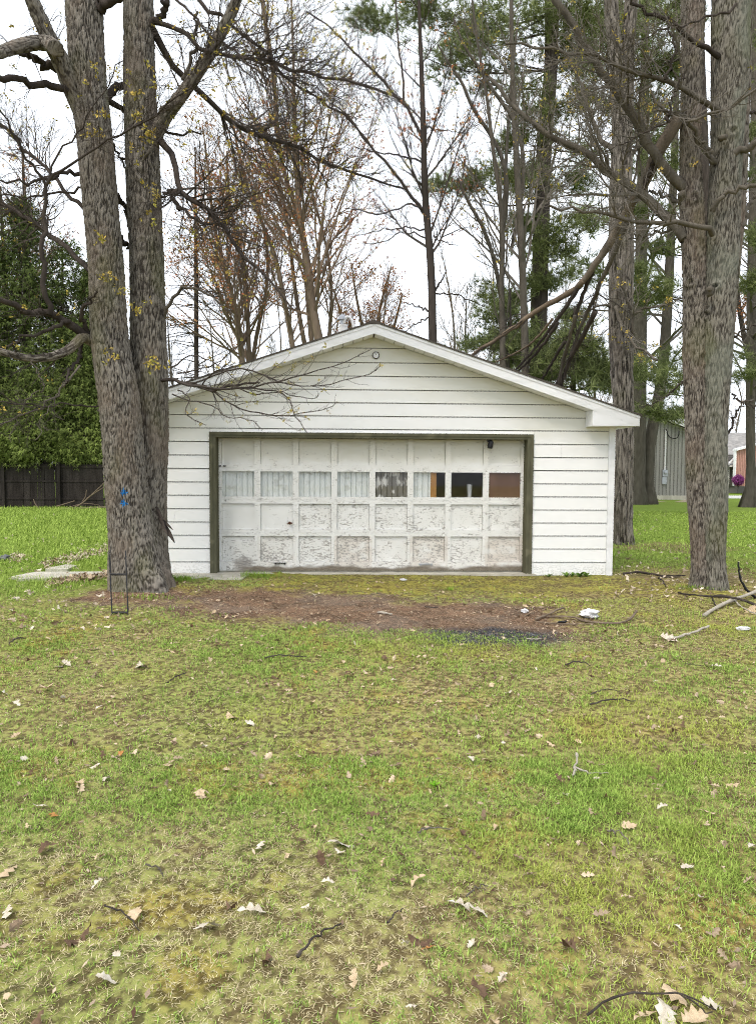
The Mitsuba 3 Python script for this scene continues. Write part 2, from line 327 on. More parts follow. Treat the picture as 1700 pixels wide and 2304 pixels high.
GAP = 0.014
for i in range(len(lines) - 1):
    z0, z1 = lines[i] + GAP, lines[i + 1]
    if z1 < 2.2 or i == 10:
        for (x0, x1) in ((-HW + CB, -2.545), (2.555, HW - CB)):
            j = random.uniform(-0.002, 0.002)
            if i == 9 and x0 > 0:
                part(garage, 'siding_board', G(board(x0, 3.0, z0, z1)), 'mat_siding'); x0 = 3.004
            if i == 4 and x0 < 0:
                part(garage, 'siding_board', G(board(x0, -3.1, z0 + j, z1)), 'mat_siding'); x0 = -3.097
            part(garage, 'siding_board', G(board(x0, x1, z0 + (j if i else 0), z1)), 'mat_siding')
        if i == 10: part(garage, 'siding_board', G(board(-2.545 + 0.006, 2.555 - 0.006, 2.212, z1)), 'mat_siding')
    else:
        half = min(HW - 0.004, (RID - 0.17 - z0) / SL); top = min(HW - 0.004, (RID - 0.17 - z1) / SL)
        if top <= 0.05: top = 0.02
        v, f = board(-half, half, z0, z1)
        for k in (2, 3, 6, 7): v[k, 0] = math.copysign(top, v[k, 0])
        part(garage, 'siding_board', G((v, f)), 'mat_siding')
DEPTH = 7.4
# sheathing behind the boards, with the door opening
sh = [box(-HW + 0.02, -2.47, WY + 0.006, WY + 0.10, -0.06, 2.30), box(2.47, HW - 0.02, WY + 0.006, WY + 0.10, -0.06, 2.30), box(-2.47, 2.47, WY + 0.006, WY + 0.10, 2.215, 2.30),
      prism([(-HW + 0.02, 2.30), (HW - 0.02, 2.30), (HW - 0.02, 2.52), (0, 3.74), (-HW + 0.02, 2.52)], WY + 0.006, WY + 0.10)]
part(garage, 'sheathing', G(cat(sh)), 'mat_backing')
for s in (-1, 1):
    part(garage, 'corner_board', G(box(*sorted((s * (HW + 0.018), s * (HW - CB + 0.003))), WY - 0.036, WY + 0.08, -0.10, 2.335)), 'mat_white_trim')
    side = []
    for i in range(11):
        side.append(box(*sorted((s * (HW - 0.012 + 0.01), s * (HW - 0.02 - 0.04))), WY + 0.082, DEPTH, lines[i] + GAP, lines[i + 1]))
    side.append(box(*sorted((s * (HW - 0.03), s * (HW - 0.09))), WY + 0.101, DEPTH - 0.002, -0.06, 2.52))
    part(garage, 'side_wall', G(cat(side)), 'mat_siding')
part(garage, 'back_wall', G(prism([(-HW, -0.06), (HW, -0.06), (HW, 2.50), (0, 3.70), (-HW, 2.50)], DEPTH, DEPTH + 0.1)), 'mat_siding')
part(garage, 'floor_slab', G(box(-HW + 0.1, HW - 0.1, 0.03, DEPTH, -0.12, 0.012)), 'mat_concrete')
part(garage, 'door_sill', G(box(-2.62, 2.62, -0.20, 0.029, -0.14, -0.012)), 'mat_concrete')
# roof
FY, EX = -0.50, 4.11
def slope_slab(s, y0, y1, d0, d1, x0=0.0, x1=EX, th=0):
    pts = [(x0, roof_z(x0, d1)), (x1, roof_z(x1, d1)), (x1, roof_z(x1, d0)), (x0, roof_z(x0, d0))]
    if s < 0: pts = [(-a, b) for a, b in pts][::-1]
    return prism(pts, y0, y1)
for s in (-1, 1):
    rf = part(garage, 'roof_slope', G(slope_slab(s, FY - 0.025, DEPTH + 0.4, -0.014, 0.012, 0, EX + 0.03)), 'mat_shingle')
    part(garage, 'fascia', G(cat([slope_slab(s, FY, FY + 0.022, 0.0125, 0.172), slope_slab(s, FY - 0.012, FY - 0.0005, 0.0125, 0.05)])), 'mat_white_trim')
    part(garage, 'eave_board', G(box(*sorted((s * (EX - 0.02), s * (EX - 0.001))), FY + 0.023, DEPTH + 0.38, roof_z(EX, 0.165), roof_z(EX, 0.014))), 'mat_white_trim')
    # soffit strips between fascia and wall
    so = f'{garage}__soffit' + ('' if s < 0 else '_001')
    for k in range(22):
        x0 = 0.012 + k * 0.1545
        x1 = min(x0 + 0.144, 3.42)
        part(so, 'panel', G(slope_slab(s, FY + 0.0235, WY - 0.0225, 0.168 - 0.012, 0.168, x0, x1)), 'mat_white_trim')
    part(so, 'backing', G(slope_slab(s, FY + 0.0235, WY - 0.003, 0.10, 0.13, 0.0, 3.5)), 'mat_backing')
    # boxed return at the eave
    zb = roof_z(EX, 0.168)
    pts = [(3.375, zb), (EX - 0.0215, zb), (EX - 0.0215, zb + 0.01), (3.375, roof_z(3.375, 0.1725))]
    if s < 0: pts = [(-a, b) for a, b in pts][::-1]
    part(garage, 'eave_return', G(prism(pts, FY + 0.003, WY - 0.0225)), 'mat_white_trim')
    part(garage, 'eave_soffit', G(box(*sorted((s * (HW + 0.0), s * (EX - 0.022))), WY - 0.022, DEPTH + 0.3, zb - 0.002, zb + 0.012)), 'mat_white_trim')
ridge = np.array([(-0.16, roof_z(0.16, -0.016)), (0.16, roof_z(0.16, -0.016)), (0.0, RID + 0.034)])
part(garage, 'ridge_cap', G(prism(ridge, FY - 0.02, DEPTH + 0.39)), 'mat_shingle')
# round gable vent
def lathe(prof, n=28, axis='z', c=(0, 0, 0)):
    m = trimesh.creation.revolve(np.asarray(prof, float), sections=n)
    v = np.array(m.vertices)
    if axis == 'y': v = np.c_[v[:, 0], -v[:, 2], v[:, 1]]
    return v + np.array(c), np.array(m.faces)
gv = part(garage, 'gable_vent', G(lathe([(0, 0.016), (0.044, 0.016), (0.046, 0)], axis='y', c=(0.038, WY - 0.02, 3.42))), 'mat_white_trim', smooth=40, label='small round white vent disc high in the gable')
part(gv, 'rim', G(lathe([(0.047, 0.0), (0.047, 0.022), (0.056, 0.022), (0.056, 0.0)], axis='y', c=(0.038, WY - 0.0225, 3.42))), 'mat_limb_dark', smooth=40)
part(gv, 'hole', G(lathe([(0, 0.003), (0.009, 0.003), (0.009, 0.0)], 12, axis='y', c=(0.034, WY - 0.0365, 3.438))), 'mat_black')
# chimney vent pipe on the far slope
px = -0.49
vp = part(garage, 'vent_pipe', G(lathe([(0.075, 3.55), (0.075, 4.24), (0.082, 4.245), (0.082, 4.275), (0, 4.29)], c=(px, 1.75, 0))), 'mat_white_metal', smooth=40, label='white vent pipe with grey cap on the roof')
part(vp, 'cap', G(lathe([(0.035, 4.28), (0.035, 4.36), (0.078, 4.37), (0.07, 4.43), (0.03, 4.46), (0, 4.465)], c=(px - 0.02, 1.75, 0))), 'mat_galv', smooth=40)
hook = spline([(px + 0.02, 1.72, 4.30), (px + 0.05, 1.72, 4.41), (px + 0.10, 1.72, 4.415), (px + 0.15, 1.72, 4.36), (px + 0.19, 1.72, 4.22), (px + 0.21, 1.72, 3.75)], 20)
part(vp, 'side_pipe', G(tubes(hook, np.full(20, 0.026), 10)), 'mat_white_metal', smooth=True)

# door frame
df = f'{garage}__door_frame'
for s in (-1, 1):
    part(df, 'jamb', G(cat([box(*sorted((s * 2.449, s * 2.549)), WY - 0.034, WY + 0.10, -0.02, 2.2), box(*sorted((s * 2.440, s * 2.487)), WY + 0.1003, 0.05, -0.02, 2.2), box(*sorted((s * 2.50, s * 2.544)), WY - 0.046, WY - 0.0345, -0.02, 2.2)])), 'mat_green_trim')
part(df, 'header', G(cat([box(-2.549, 2.549, WY - 0.036, WY + 0.10, 2.128, 2.2105), box(-2.545, 2.545, WY - 0.05, WY - 0.0365, 2.165, 2.207), box(-2.4, 2.4, WY + 0.101, 0.05, 2.15, 2.2)])), 'mat_green_trim')

# overhead door: rails and stiles stand 14 mm proud of the panels
ROWS = [(0.012, 0.6215), (0.6225, 1.1515), (1.1525, 1.6625), (1.6635, 2.19)]
HOLE = [(0.158, 0.565), (0.672, 1.085), (1.199, 1.601), (1.715, 2.13)]
door = f'{garage}__door'
CW, PW = 0.61, 0.516
for r_, ((z0, z1), (h0, h1)) in enumerate(zip(ROWS, HOLE)):
    fr = [box(-2.438, 2.438, 0.0, 0.05, z0, h0), box(-2.438, 2.438, 0.0, 0.05, h1, z1)]
    xs = [(-2.438, -3.5 * CW - PW / 2)] + [((k - 3.5) * CW + PW / 2, (k - 2.5) * CW - PW / 2) for k in range(7)] + [(3.5 * CW + PW / 2, 2.438)]
    for a, b in xs: fr.append(box(a, b, 0.0, 0.05, h0, h1))
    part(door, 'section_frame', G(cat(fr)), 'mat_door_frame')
    for k in range(8):
        x0, x1 = (k - 3.5) * CW - PW / 2 + 0.0005, (k - 3.5) * CW + PW / 2 - 0.0005
        if r_ == 2:
            part(door, 'pane', G(box(x0, x1, 0.018, 0.0181, h0, h1)) if False else G((np.array([[x0, 0.024, h0], [x1, 0.024, h0], [x1, 0.024, h1], [x0, 0.024, h1]]), np.array([[0, 1, 2], [0, 2, 3]]))), 'mat_glass')
        else:
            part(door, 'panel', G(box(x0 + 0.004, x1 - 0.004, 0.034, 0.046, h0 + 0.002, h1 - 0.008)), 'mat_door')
part(door, 'lift_handle', G(cat([box(-1.56, -1.38, -0.022, -0.001, 0.128, 0.14), box(-1.55, -1.53, -0.022, -0.001, 0.11, 0.128), box(-1.41, -1.39, -0.022, -0.001, 0.11, 0.128)])), 'mat_black')
part(door, 'lift_handle', G(cat([box(0.76, 0.98, -0.02, -0.001, 0.112, 0.128), box(0.77, 0.79, -0.02, -0.001, 0.092, 0.112), box(0.95, 0.97, -0.02, -0.001, 0.092, 0.112)])), 'mat_galv')
part(door, 'latch', G(cat([lathe([(0, 0.016), (0.02, 0.012), (0.024, 0.0)], 16, 'y', (-1.318, -0.001, 0.775)), box(-1.36, -1.275, -0.03, -0.021, 0.765, 0.785)])), 'mat_rust', label='small rusty latch handle')
for x in (-2.42, -2.345): part(door, 'bracket', G(box(x - 0.022, x + 0.022, -0.015, -0.001, 1.672, 1.692)), 'mat_black')
part(door, 'keyhole', G(box(-2.34, -2.328, -0.006, -0.001, 1.12, 1.145)), 'mat_black')

# what hangs or stands behind the panes
names = ['leftmost', 'second', 'third', 'fourth', 'fifth', 'sixth']
for k in range(6):
    x0, x1 = (k - 3.5) * CW - PW / 2 - 0.03, (k - 3.5) * CW + PW / 2 + 0.03
    if k == 5: x1 = x0 + 0.33
    xs = np.arange(x0, x1 + 1e-6, 0.0115)
    ph = ((xs + 0.03 * k) / 0.087) % 1.0
    ys = 0.062 + 0.022 * np.minimum(ph, 1 - ph) * 2 * 0.35 + np.where(ph < 0.13, 0.022, 0) + 0.004 * np.sin(xs * 31)
    zs = np.array([1.17, 1.4, 1.64]); nxs = len(xs)
    V = np.concatenate([np.c_[xs, ys + 0.004 * np.sin(xs * 50 + j), np.full(nxs, z)] for j, z in enumerate(zs)])
    fs = []
    for j in range(2):
        for i in range(nxs - 1): fs += [[j * nxs + i, j * nxs + i + 1, (j + 1) * nxs + i + 1], [j * nxs + i, (j + 1) * nxs + i + 1, (j + 1) * nxs + i]]
    lab = 'greyed, stained pleated curtain behind the fifth window of the door' if k == 4 else ('white pleated curtain ending at a brown plank behind the sixth window' if k == 5 else f'white pleated curtain behind the {names[k]} window of the garage door')
    single('curtain', G((V, np.array(fs))), 'mat_curtain_grey' if k == 4 else 'mat_curtain', lab, 'curtain', 'curtains behind the door windows')
x6 = (5 - 3.5) * CW - PW / 2
single('plank', G(box(x6 + 0.285, x6 + 0.375, 0.04, 0.06, 1.14, 1.64)), 'mat_plank_brown', 'brown wooden plank standing behind the sixth door window', 'plank')
x8 = (7 - 3.5) * CW - PW / 2
cb = thing('cardboard_sheet', 'dark brown cardboard sheet covering the rightmost door window from inside', 'cardboard')
part(cb, 'flap', G(box(x8 - 0.03, x8 + 0.16, 0.034, 0.042, 1.16, 1.64)), 'mat_cardboard')
part(cb, 'flap', G(box(x8 + 0.163, x8 + 0.56, 0.046, 0.054, 1.16, 1.64)), 'mat_cardboard')
x7 = (6 - 3.5) * CW
single('white_cup', G(lathe([(0, 1.13), (0.03, 1.13), (0.042, 1.385), (0.045, 1.39), (0.045, 1.405), (0, 1.405)], c=(x7 + 0.09, 0.3, 0))), 'mat_white_metal', 'pale plastic cup seen dimly in the dark seventh window', 'cup', smooth=40)
sl = thing('security_light', 'black security light hanging under the header at the right of the door', 'light')
part(sl, 'bracket', G(box(1.82, 1.88, WY + 0.03, WY + 0.07, 2.09, 2.1275)), 'mat_black')
head = lathe([(0, 0), (0.038, 0.0), (0.046, 0.03), (0.046, 0.10), (0.03, 0.13), (0, 0.135)], 20)
hv = head[0].copy(); a_ = 0.35
hv = np.c_[hv[:, 0] * math.cos(a_) + hv[:, 2] * math.sin(a_) * 0.5, hv[:, 1], -hv[:, 0] * math.sin(a_) * 0.5 + hv[:, 2] * 0.98]
part(sl, 'lamp_head', G((hv + np.array([1.86, WY + 0.04, 1.985]), head[1])), 'mat_black', smooth=40)

# concrete beside the garage
def slab_px(pts, z, th=0.06, jitter=0.0):
    P = [ground_at(u, v, z) for u, v in pts]
    p2 = np.array([(p[0], p[1]) for p in P])
    from shapely.geometry import Polygon
    m = trimesh.creation.extrude_polygon(Polygon(p2).buffer(0.02), th, engine='earcut')
    m.apply_translation([0, 0, z - th]); return np.array(m.vertices), np.array(m.faces)
structure('garage_apron', slab_px([(372, 1290), (470, 1290), (560, 1292), (540, 1304), (372, 1303)], -0.004), 'mat_concrete', label='short grey concrete apron at the left corner of the garage')
structure('concrete_path', slab_px([(28, 1297), (80, 1287), (250, 1286), (300, 1287), (300, 1297), (250, 1298), (140, 1300), (45, 1302)], 0.006), 'mat_concrete', label='pale concrete path left of the trunk')
structure('stepping_slab', slab_px([(105, 1279), (150, 1270), (170, 1272), (150, 1280)], 0.006), 'mat_concrete', label='small half buried concrete slab behind the path')

# ------------------------------------------------------------------ trees: trunks with furrowed bark, limbs, twigs, buds
def bark_mesh(px, Y, along, around, amp, freq, seed, lobes=0.16, stretch=0.2, top_v=None, knots=()):
    """px: survey points (u, v, width in photo pixels) from the ground up; returns mesh and uv (u = how deep in a crack)"""
    Yf = Y if callable(Y) else (lambda v: Y)
    C = np.array([[*at(u, v, Yf(v)), metres(w / 2, Yf(v))] for u, v, w in px])
    S = spline(C, along); c, R = S[:, :3], np.maximum(S[:, 3], 0.02)
    t = np.gradient(c, axis=0); t /= np.linalg.norm(t, axis=1, keepdims=True)
    a = np.cross(t, [0, 1.0, 0]); a /= np.linalg.norm(a, axis=1, keepdims=True); b = np.cross(t, a)
    s = np.r_[0, np.cumsum(np.linalg.norm(np.diff(c, axis=0), axis=1))]
    th = np.arange(around) / around * 2 * np.pi
    ct, st = np.cos(th)[None], np.sin(th)[None]
    Rm = R[:, None]
    q = np.stack([ct * Rm * freq, st * Rm * freq, np.broadcast_to((s * freq * stretch)[:, None], (along, around))], -1)
    q = q + (meshkit.noise(q * 0.5, seed + 9)[..., None] - 0.5) * 0.8
    n, n_b = meshkit.fbm(q, 2, seed), meshkit.fbm(q * [2.1, 2.1, 1.7] + 31, 2, seed + 5)
    crack = np.clip(np.abs(2 * n - 1) / 0.22, 0, 1) ** 0.8 * (0.6 + 0.4 * np.clip(np.abs(2 * n_b - 1) / 0.22, 0, 1))
    plate = meshkit.noise(np.stack([q[..., 0] * 0.8, q[..., 1] * 0.8, q[..., 2] * 2.6], -1), seed + 4)
    z = c[:, 2][:, None]
    fl = np.exp(-np.clip(z, 0, None) / 0.35)
    r = Rm * (1 + lobes * fl * np.cos(th[None] * 4 + seed) + 0.5 * lobes * fl * np.cos(th[None] * 7 + 2)) + amp * (crack - 1) + amp * 0.8 * (plate - 0.5)
    r = r * (1 + 0.06 * (meshkit.fbm(np.stack([ct * 1.3 + 0 * Rm, st * 1.3 + 0 * Rm, (s * 0.9)[:, None] + 0 * ct], -1), 2, seed + 2) - 0.5) * 2)
    for (ku, kv, kr, kd) in knots:           # healed branch scars: raised rings
        kp = at(ku, kv, Yf(kv)); 
        P0 = c[:, None] + a[:, None] * (ct * Rm)[..., None] + b[:, None] * (st * Rm)[..., None]
        front = P0[..., 1] < c[:, 1][:, None]
        dd = np.hypot(P0[..., 0] - kp[0], P0[..., 2] - kp[2]) / kr
        r = r + np.where(front, kd * np.exp(-((dd - 0.8) / 0.35) ** 2) - kd * 0.8 * np.exp(-(dd / 0.5) ** 2), 0)
    v = c[:, None] + a[:, None] * (ct * r)[..., None] + b[:, None] * (st * r)[..., None]
    i, j = np.meshgrid(np.arange(along - 1), np.arange(around), indexing='ij')
    f = np.stack([i * around + j, i * around + (j + 1) % around, (i + 1) * around + (j + 1) % around, (i + 1) * around + j], -1).reshape(-1, 4)
    f = np.vstack([f[:, [0, 2, 1]], f[:, [0, 3, 2]]])
    vv = v.reshape(-1, 3)
    uv = np.stack([np.clip(crack * (0.72 + 0.4 * plate), 0, 1).ravel(), plate.ravel()], -1)
    # outward winding
    f = np.vstack([f, np.c_[np.zeros(around - 2, int), np.arange(1, around - 1), np.arange(2, around)]])
    k = f[len(f) // 2]; nrm = np.cross(vv[k[1]] - vv[k[0]], vv[k[2]] - vv[k[0]]); row = k[0] // around
    if nrm @ (vv[k].mean(0) - c[row]) < 0: f = f[:, ::-1]
    return (vv, f), uv
class Tree:
    def __init__(self, name, label, cat, group=None):
        self.key, self.lines, self.r = thing(name, label, cat, group), [], np.random.default_rng(abs(hash_(label)) % 2**31)
    def limb(self, px, w0, w1, Y0, Y1, m='mat_limb_dark', show=True, n=16, wob=0.02, sides=8, own=True, power=0.8):
        k = len(px)
        P = np.array([at(u, v, Y0 + (Y1 - Y0) * i / max(k - 1, 1)) for i, (u, v) in enumerate(px)])
        P = spline(P, n)
        P[1:-1] += self.r.normal(size=(n - 2, 3)) * wob
        t = np.linspace(0, 1, n) ** power
        Ym = (Y0 + Y1) / 2
        R = metres(w0 / 2, Ym) * (1 - t) + metres(w1 / 2, Ym) * t
        if show: part(self.key, 'limb', tubes(P, R, sides), m, smooth=True)
        self.lines.append((P, R))
        return P, R
    def crown(self, plan, m, sides=3, lines=None):
        """plan: list of kids() keyword dicts, one per level; joined into one mesh of twigs"""
        P, R = group_lines(lines if lines is not None else self.lines)
        out = []; tips = []
        for lv in plan:
            P, R = kids(P, R, r=self.r, **lv)
            out.append(tubes(P, R, sides)); tips.append((P, R))
        self.tips = tips
        part(self.key, 'crown', cat(out), m, kind='stuff')
    def buds(self, m, per, size, level=-1, tmin=0.5, leaf=4, spread=0.02, keep=None, name='foliage'):
        P, R = self.tips[level]
        n = per if per > 1 else int(per * len(P))
        k = self.r.integers(0, len(P), n); t = self.r.uniform(tmin, 1, n) * (P.shape[1] - 1)
        i = np.minimum(t.astype(int), P.shape[1] - 2); fr = (t - i)[:, None]
        C = P[k, i] * (1 - fr) + P[k, i + 1] * fr
        if keep is not None: C = C[keep(C)]
        part(self.key, name, *leaves_at(C, size, leaf, spread, self.r, m), kind='stuff', **LAST)
LAST = {}
def hash_(s):
    h = 0
    for c in s: h = (h * 131 + ord(c)) % (2**31 - 1)
    return h
def leaves_at(C, size, leaf, spread, r, m):
    """bunches of small pointed leaflets; returns mesh and material, sets uv for the caller"""
    n = len(C) * leaf
    c = np.repeat(C, leaf, 0) + r.normal(size=(n, 3)) * spread
    d = r.normal(size=(n, 3)); d /= np.linalg.norm(d, axis=1, keepdims=True)
    w = np.cross(d, r.normal(size=(n, 3))); w /= np.linalg.norm(w, axis=1, keepdims=True)
    L = size * r.uniform(0.6, 1.3, n)[:, None]
    v = np.stack([c, c + d * L * 0.5 + w * L * 0.27, c + d * L, c + d * L * 0.5 - w * L * 0.27], 1).reshape(-1, 3)
    b = np.arange(n)[:, None] * 4
    f = np.vstack([b + [0, 1, 2], b + [0, 2, 3]])
    u = np.repeat(r.random(len(C)), leaf)
    LAST.clear(); LAST['uv'] = np.repeat(np.stack([u, u], 1), 4, 0)
    return (v, f), m
def z1(*pts): return [(x / 2.753, y / 2.753) for x, y in pts]
def z2(*pts): return [(550 + x / 2.753, y / 2.753) for x, y in pts]
def z3(*pts): return [(1100 + x / 2.753, y / 2.753) for x, y in pts]
def z4(*pts): return [(x / 2.753, 700 + y / 2.753) for x, y in pts]
def z5(*pts): return [(400 + x / 2.36, 700 + y / 2.36) for x, y in pts]
def z6(*pts): return [(1000 + x / 2.36, 700 + y / 2.36) for x, y in pts]

# ---- the big double-trunk maple on the left
mt = Tree('maple_tree', 'large double-trunk maple with blue paint dots left of the garage', 'tree')
stemA = [(318, 1352, 172), (321, 1335, 157), (312, 1290, 130), (306, 1250, 118), (294, 1172, 99), (281, 1060, 91), (262, 856, 87), (252, 799, 83), (240, 617, 77), (227, 469, 75), (213, 309, 75), (198, 163, 75), (188, 0, 77), (168, -250, 70), (145, -500, 58)]
stemB = [(332, 1340, 120), (328, 1270, 108), (330, 1136, 90), (334, 1027, 85), (337, 856, 80), (333, 726, 77), (328, 545, 73), (321, 363, 73), (315, 218, 69), (311, 0, 64), (306, -250, 58), (300, -500, 48)]
meshA, uvA = bark_mesh(stemA, 9.3, 420, 200, 0.022, 50, 3, stretch=0.15, knots=[(243, 600, 0.08, 0.015)])
part(mt.key, 'trunk', meshA, 'mat_bark_maple', smooth=True, uv=uvA)
meshB, uvB = bark_mesh(stemB, 9.72, 390, 165, 0.02, 50, 21, lobes=0.05, stretch=0.14, knots=[(331, 405, 0.09, 0.02), (330, 470, 0.07, 0.012), (331, 555, 0.08, 0.018), (322, 190, 0.08, 0.02), (328, 300, 0.08, 0.02)])
part(mt.key, 'trunk', meshB, 'mat_bark_maple', smooth=True, uv=uvB)
# blue paint spots: bark faces inside a ragged star, lifted off the bark
mat('mat_blue_paint', diffuse((0.03, 0.17, 0.42)))
fc = meshA[0][meshA[1]].mean(1)
for (bu, bv) in ((277, 1107), (278, 1132)):
    p = at(bu, bv, 9.3 - metres(48, 9.3))
    dx, dz = fc[:, 0] - p[0], fc[:, 2] - p[2]
    ang = np.arctan2(dz, dx)
    sel = (np.hypot(dx, dz) < 0.042 * (0.72 + 0.38 * np.cos(ang * 7 + bu) + 0.2 * np.cos(ang * 3 + 1) + 0.5 * (rng.random(len(dx)) - 0.5))) & (fc[:, 1] < 9.3)
    f = meshA[1][sel]; used, inv = np.unique(f, return_inverse=True)
    vv = meshA[0][used] + np.array([0, -0.006, 0])
    part(mt.key, 'paint_spot', (vv, inv.reshape(-1, 3)), 'mat_blue_paint', label='blue spray paint spot on the bark')
# peeling bark flakes on the right flank near the base
for (u0, v0, u1, v1, w) in ((352, 1150, 371, 1187, 9), (360, 1168, 388, 1192, 7), (366, 1180, 392, 1221, 11), (356, 1160, 377, 1206, 9), (350, 1140, 366, 1170, 6)):
    a0, a1 = at(u0, v0, 9.45), at(u1, v1, 9.3)
    P = spline([a0, (a0 + a1) / 2 + [0.012, -0.03, 0.01], a1], 6); W = metres(w, 9.4) / 2 * np.array([0.5, 1, 1, 0.8, 0.5, 0.1])
    side = np.cross(a1 - a0, [0, 1, 0]); side /= np.linalg.norm(side)
    top = np.concatenate([P + side * W[:, None], P - side * W[:, None]]); bot = top + np.array([0.004, 0.014, -0.004]); V = np.vstack([top, bot])
    fs = []
    for i in range(5): fs += [[i, i + 1, 7 + i], [i, 7 + i, 6 + i], [12 + i, 19 + i, 13 + i], [12 + i, 18 + i, 19 + i], [i, 13 + i, i + 1], [i, 12 + i, 13 + i], [6 + i, 7 + i, 19 + i], [6 + i, 19 + i, 18 + i]]
    part(mt.key, 'bark_flake', (V, np.array(fs)), 'mat_limb_dark', label='loose flake of peeling bark')
A, B = 9.3, 9.7
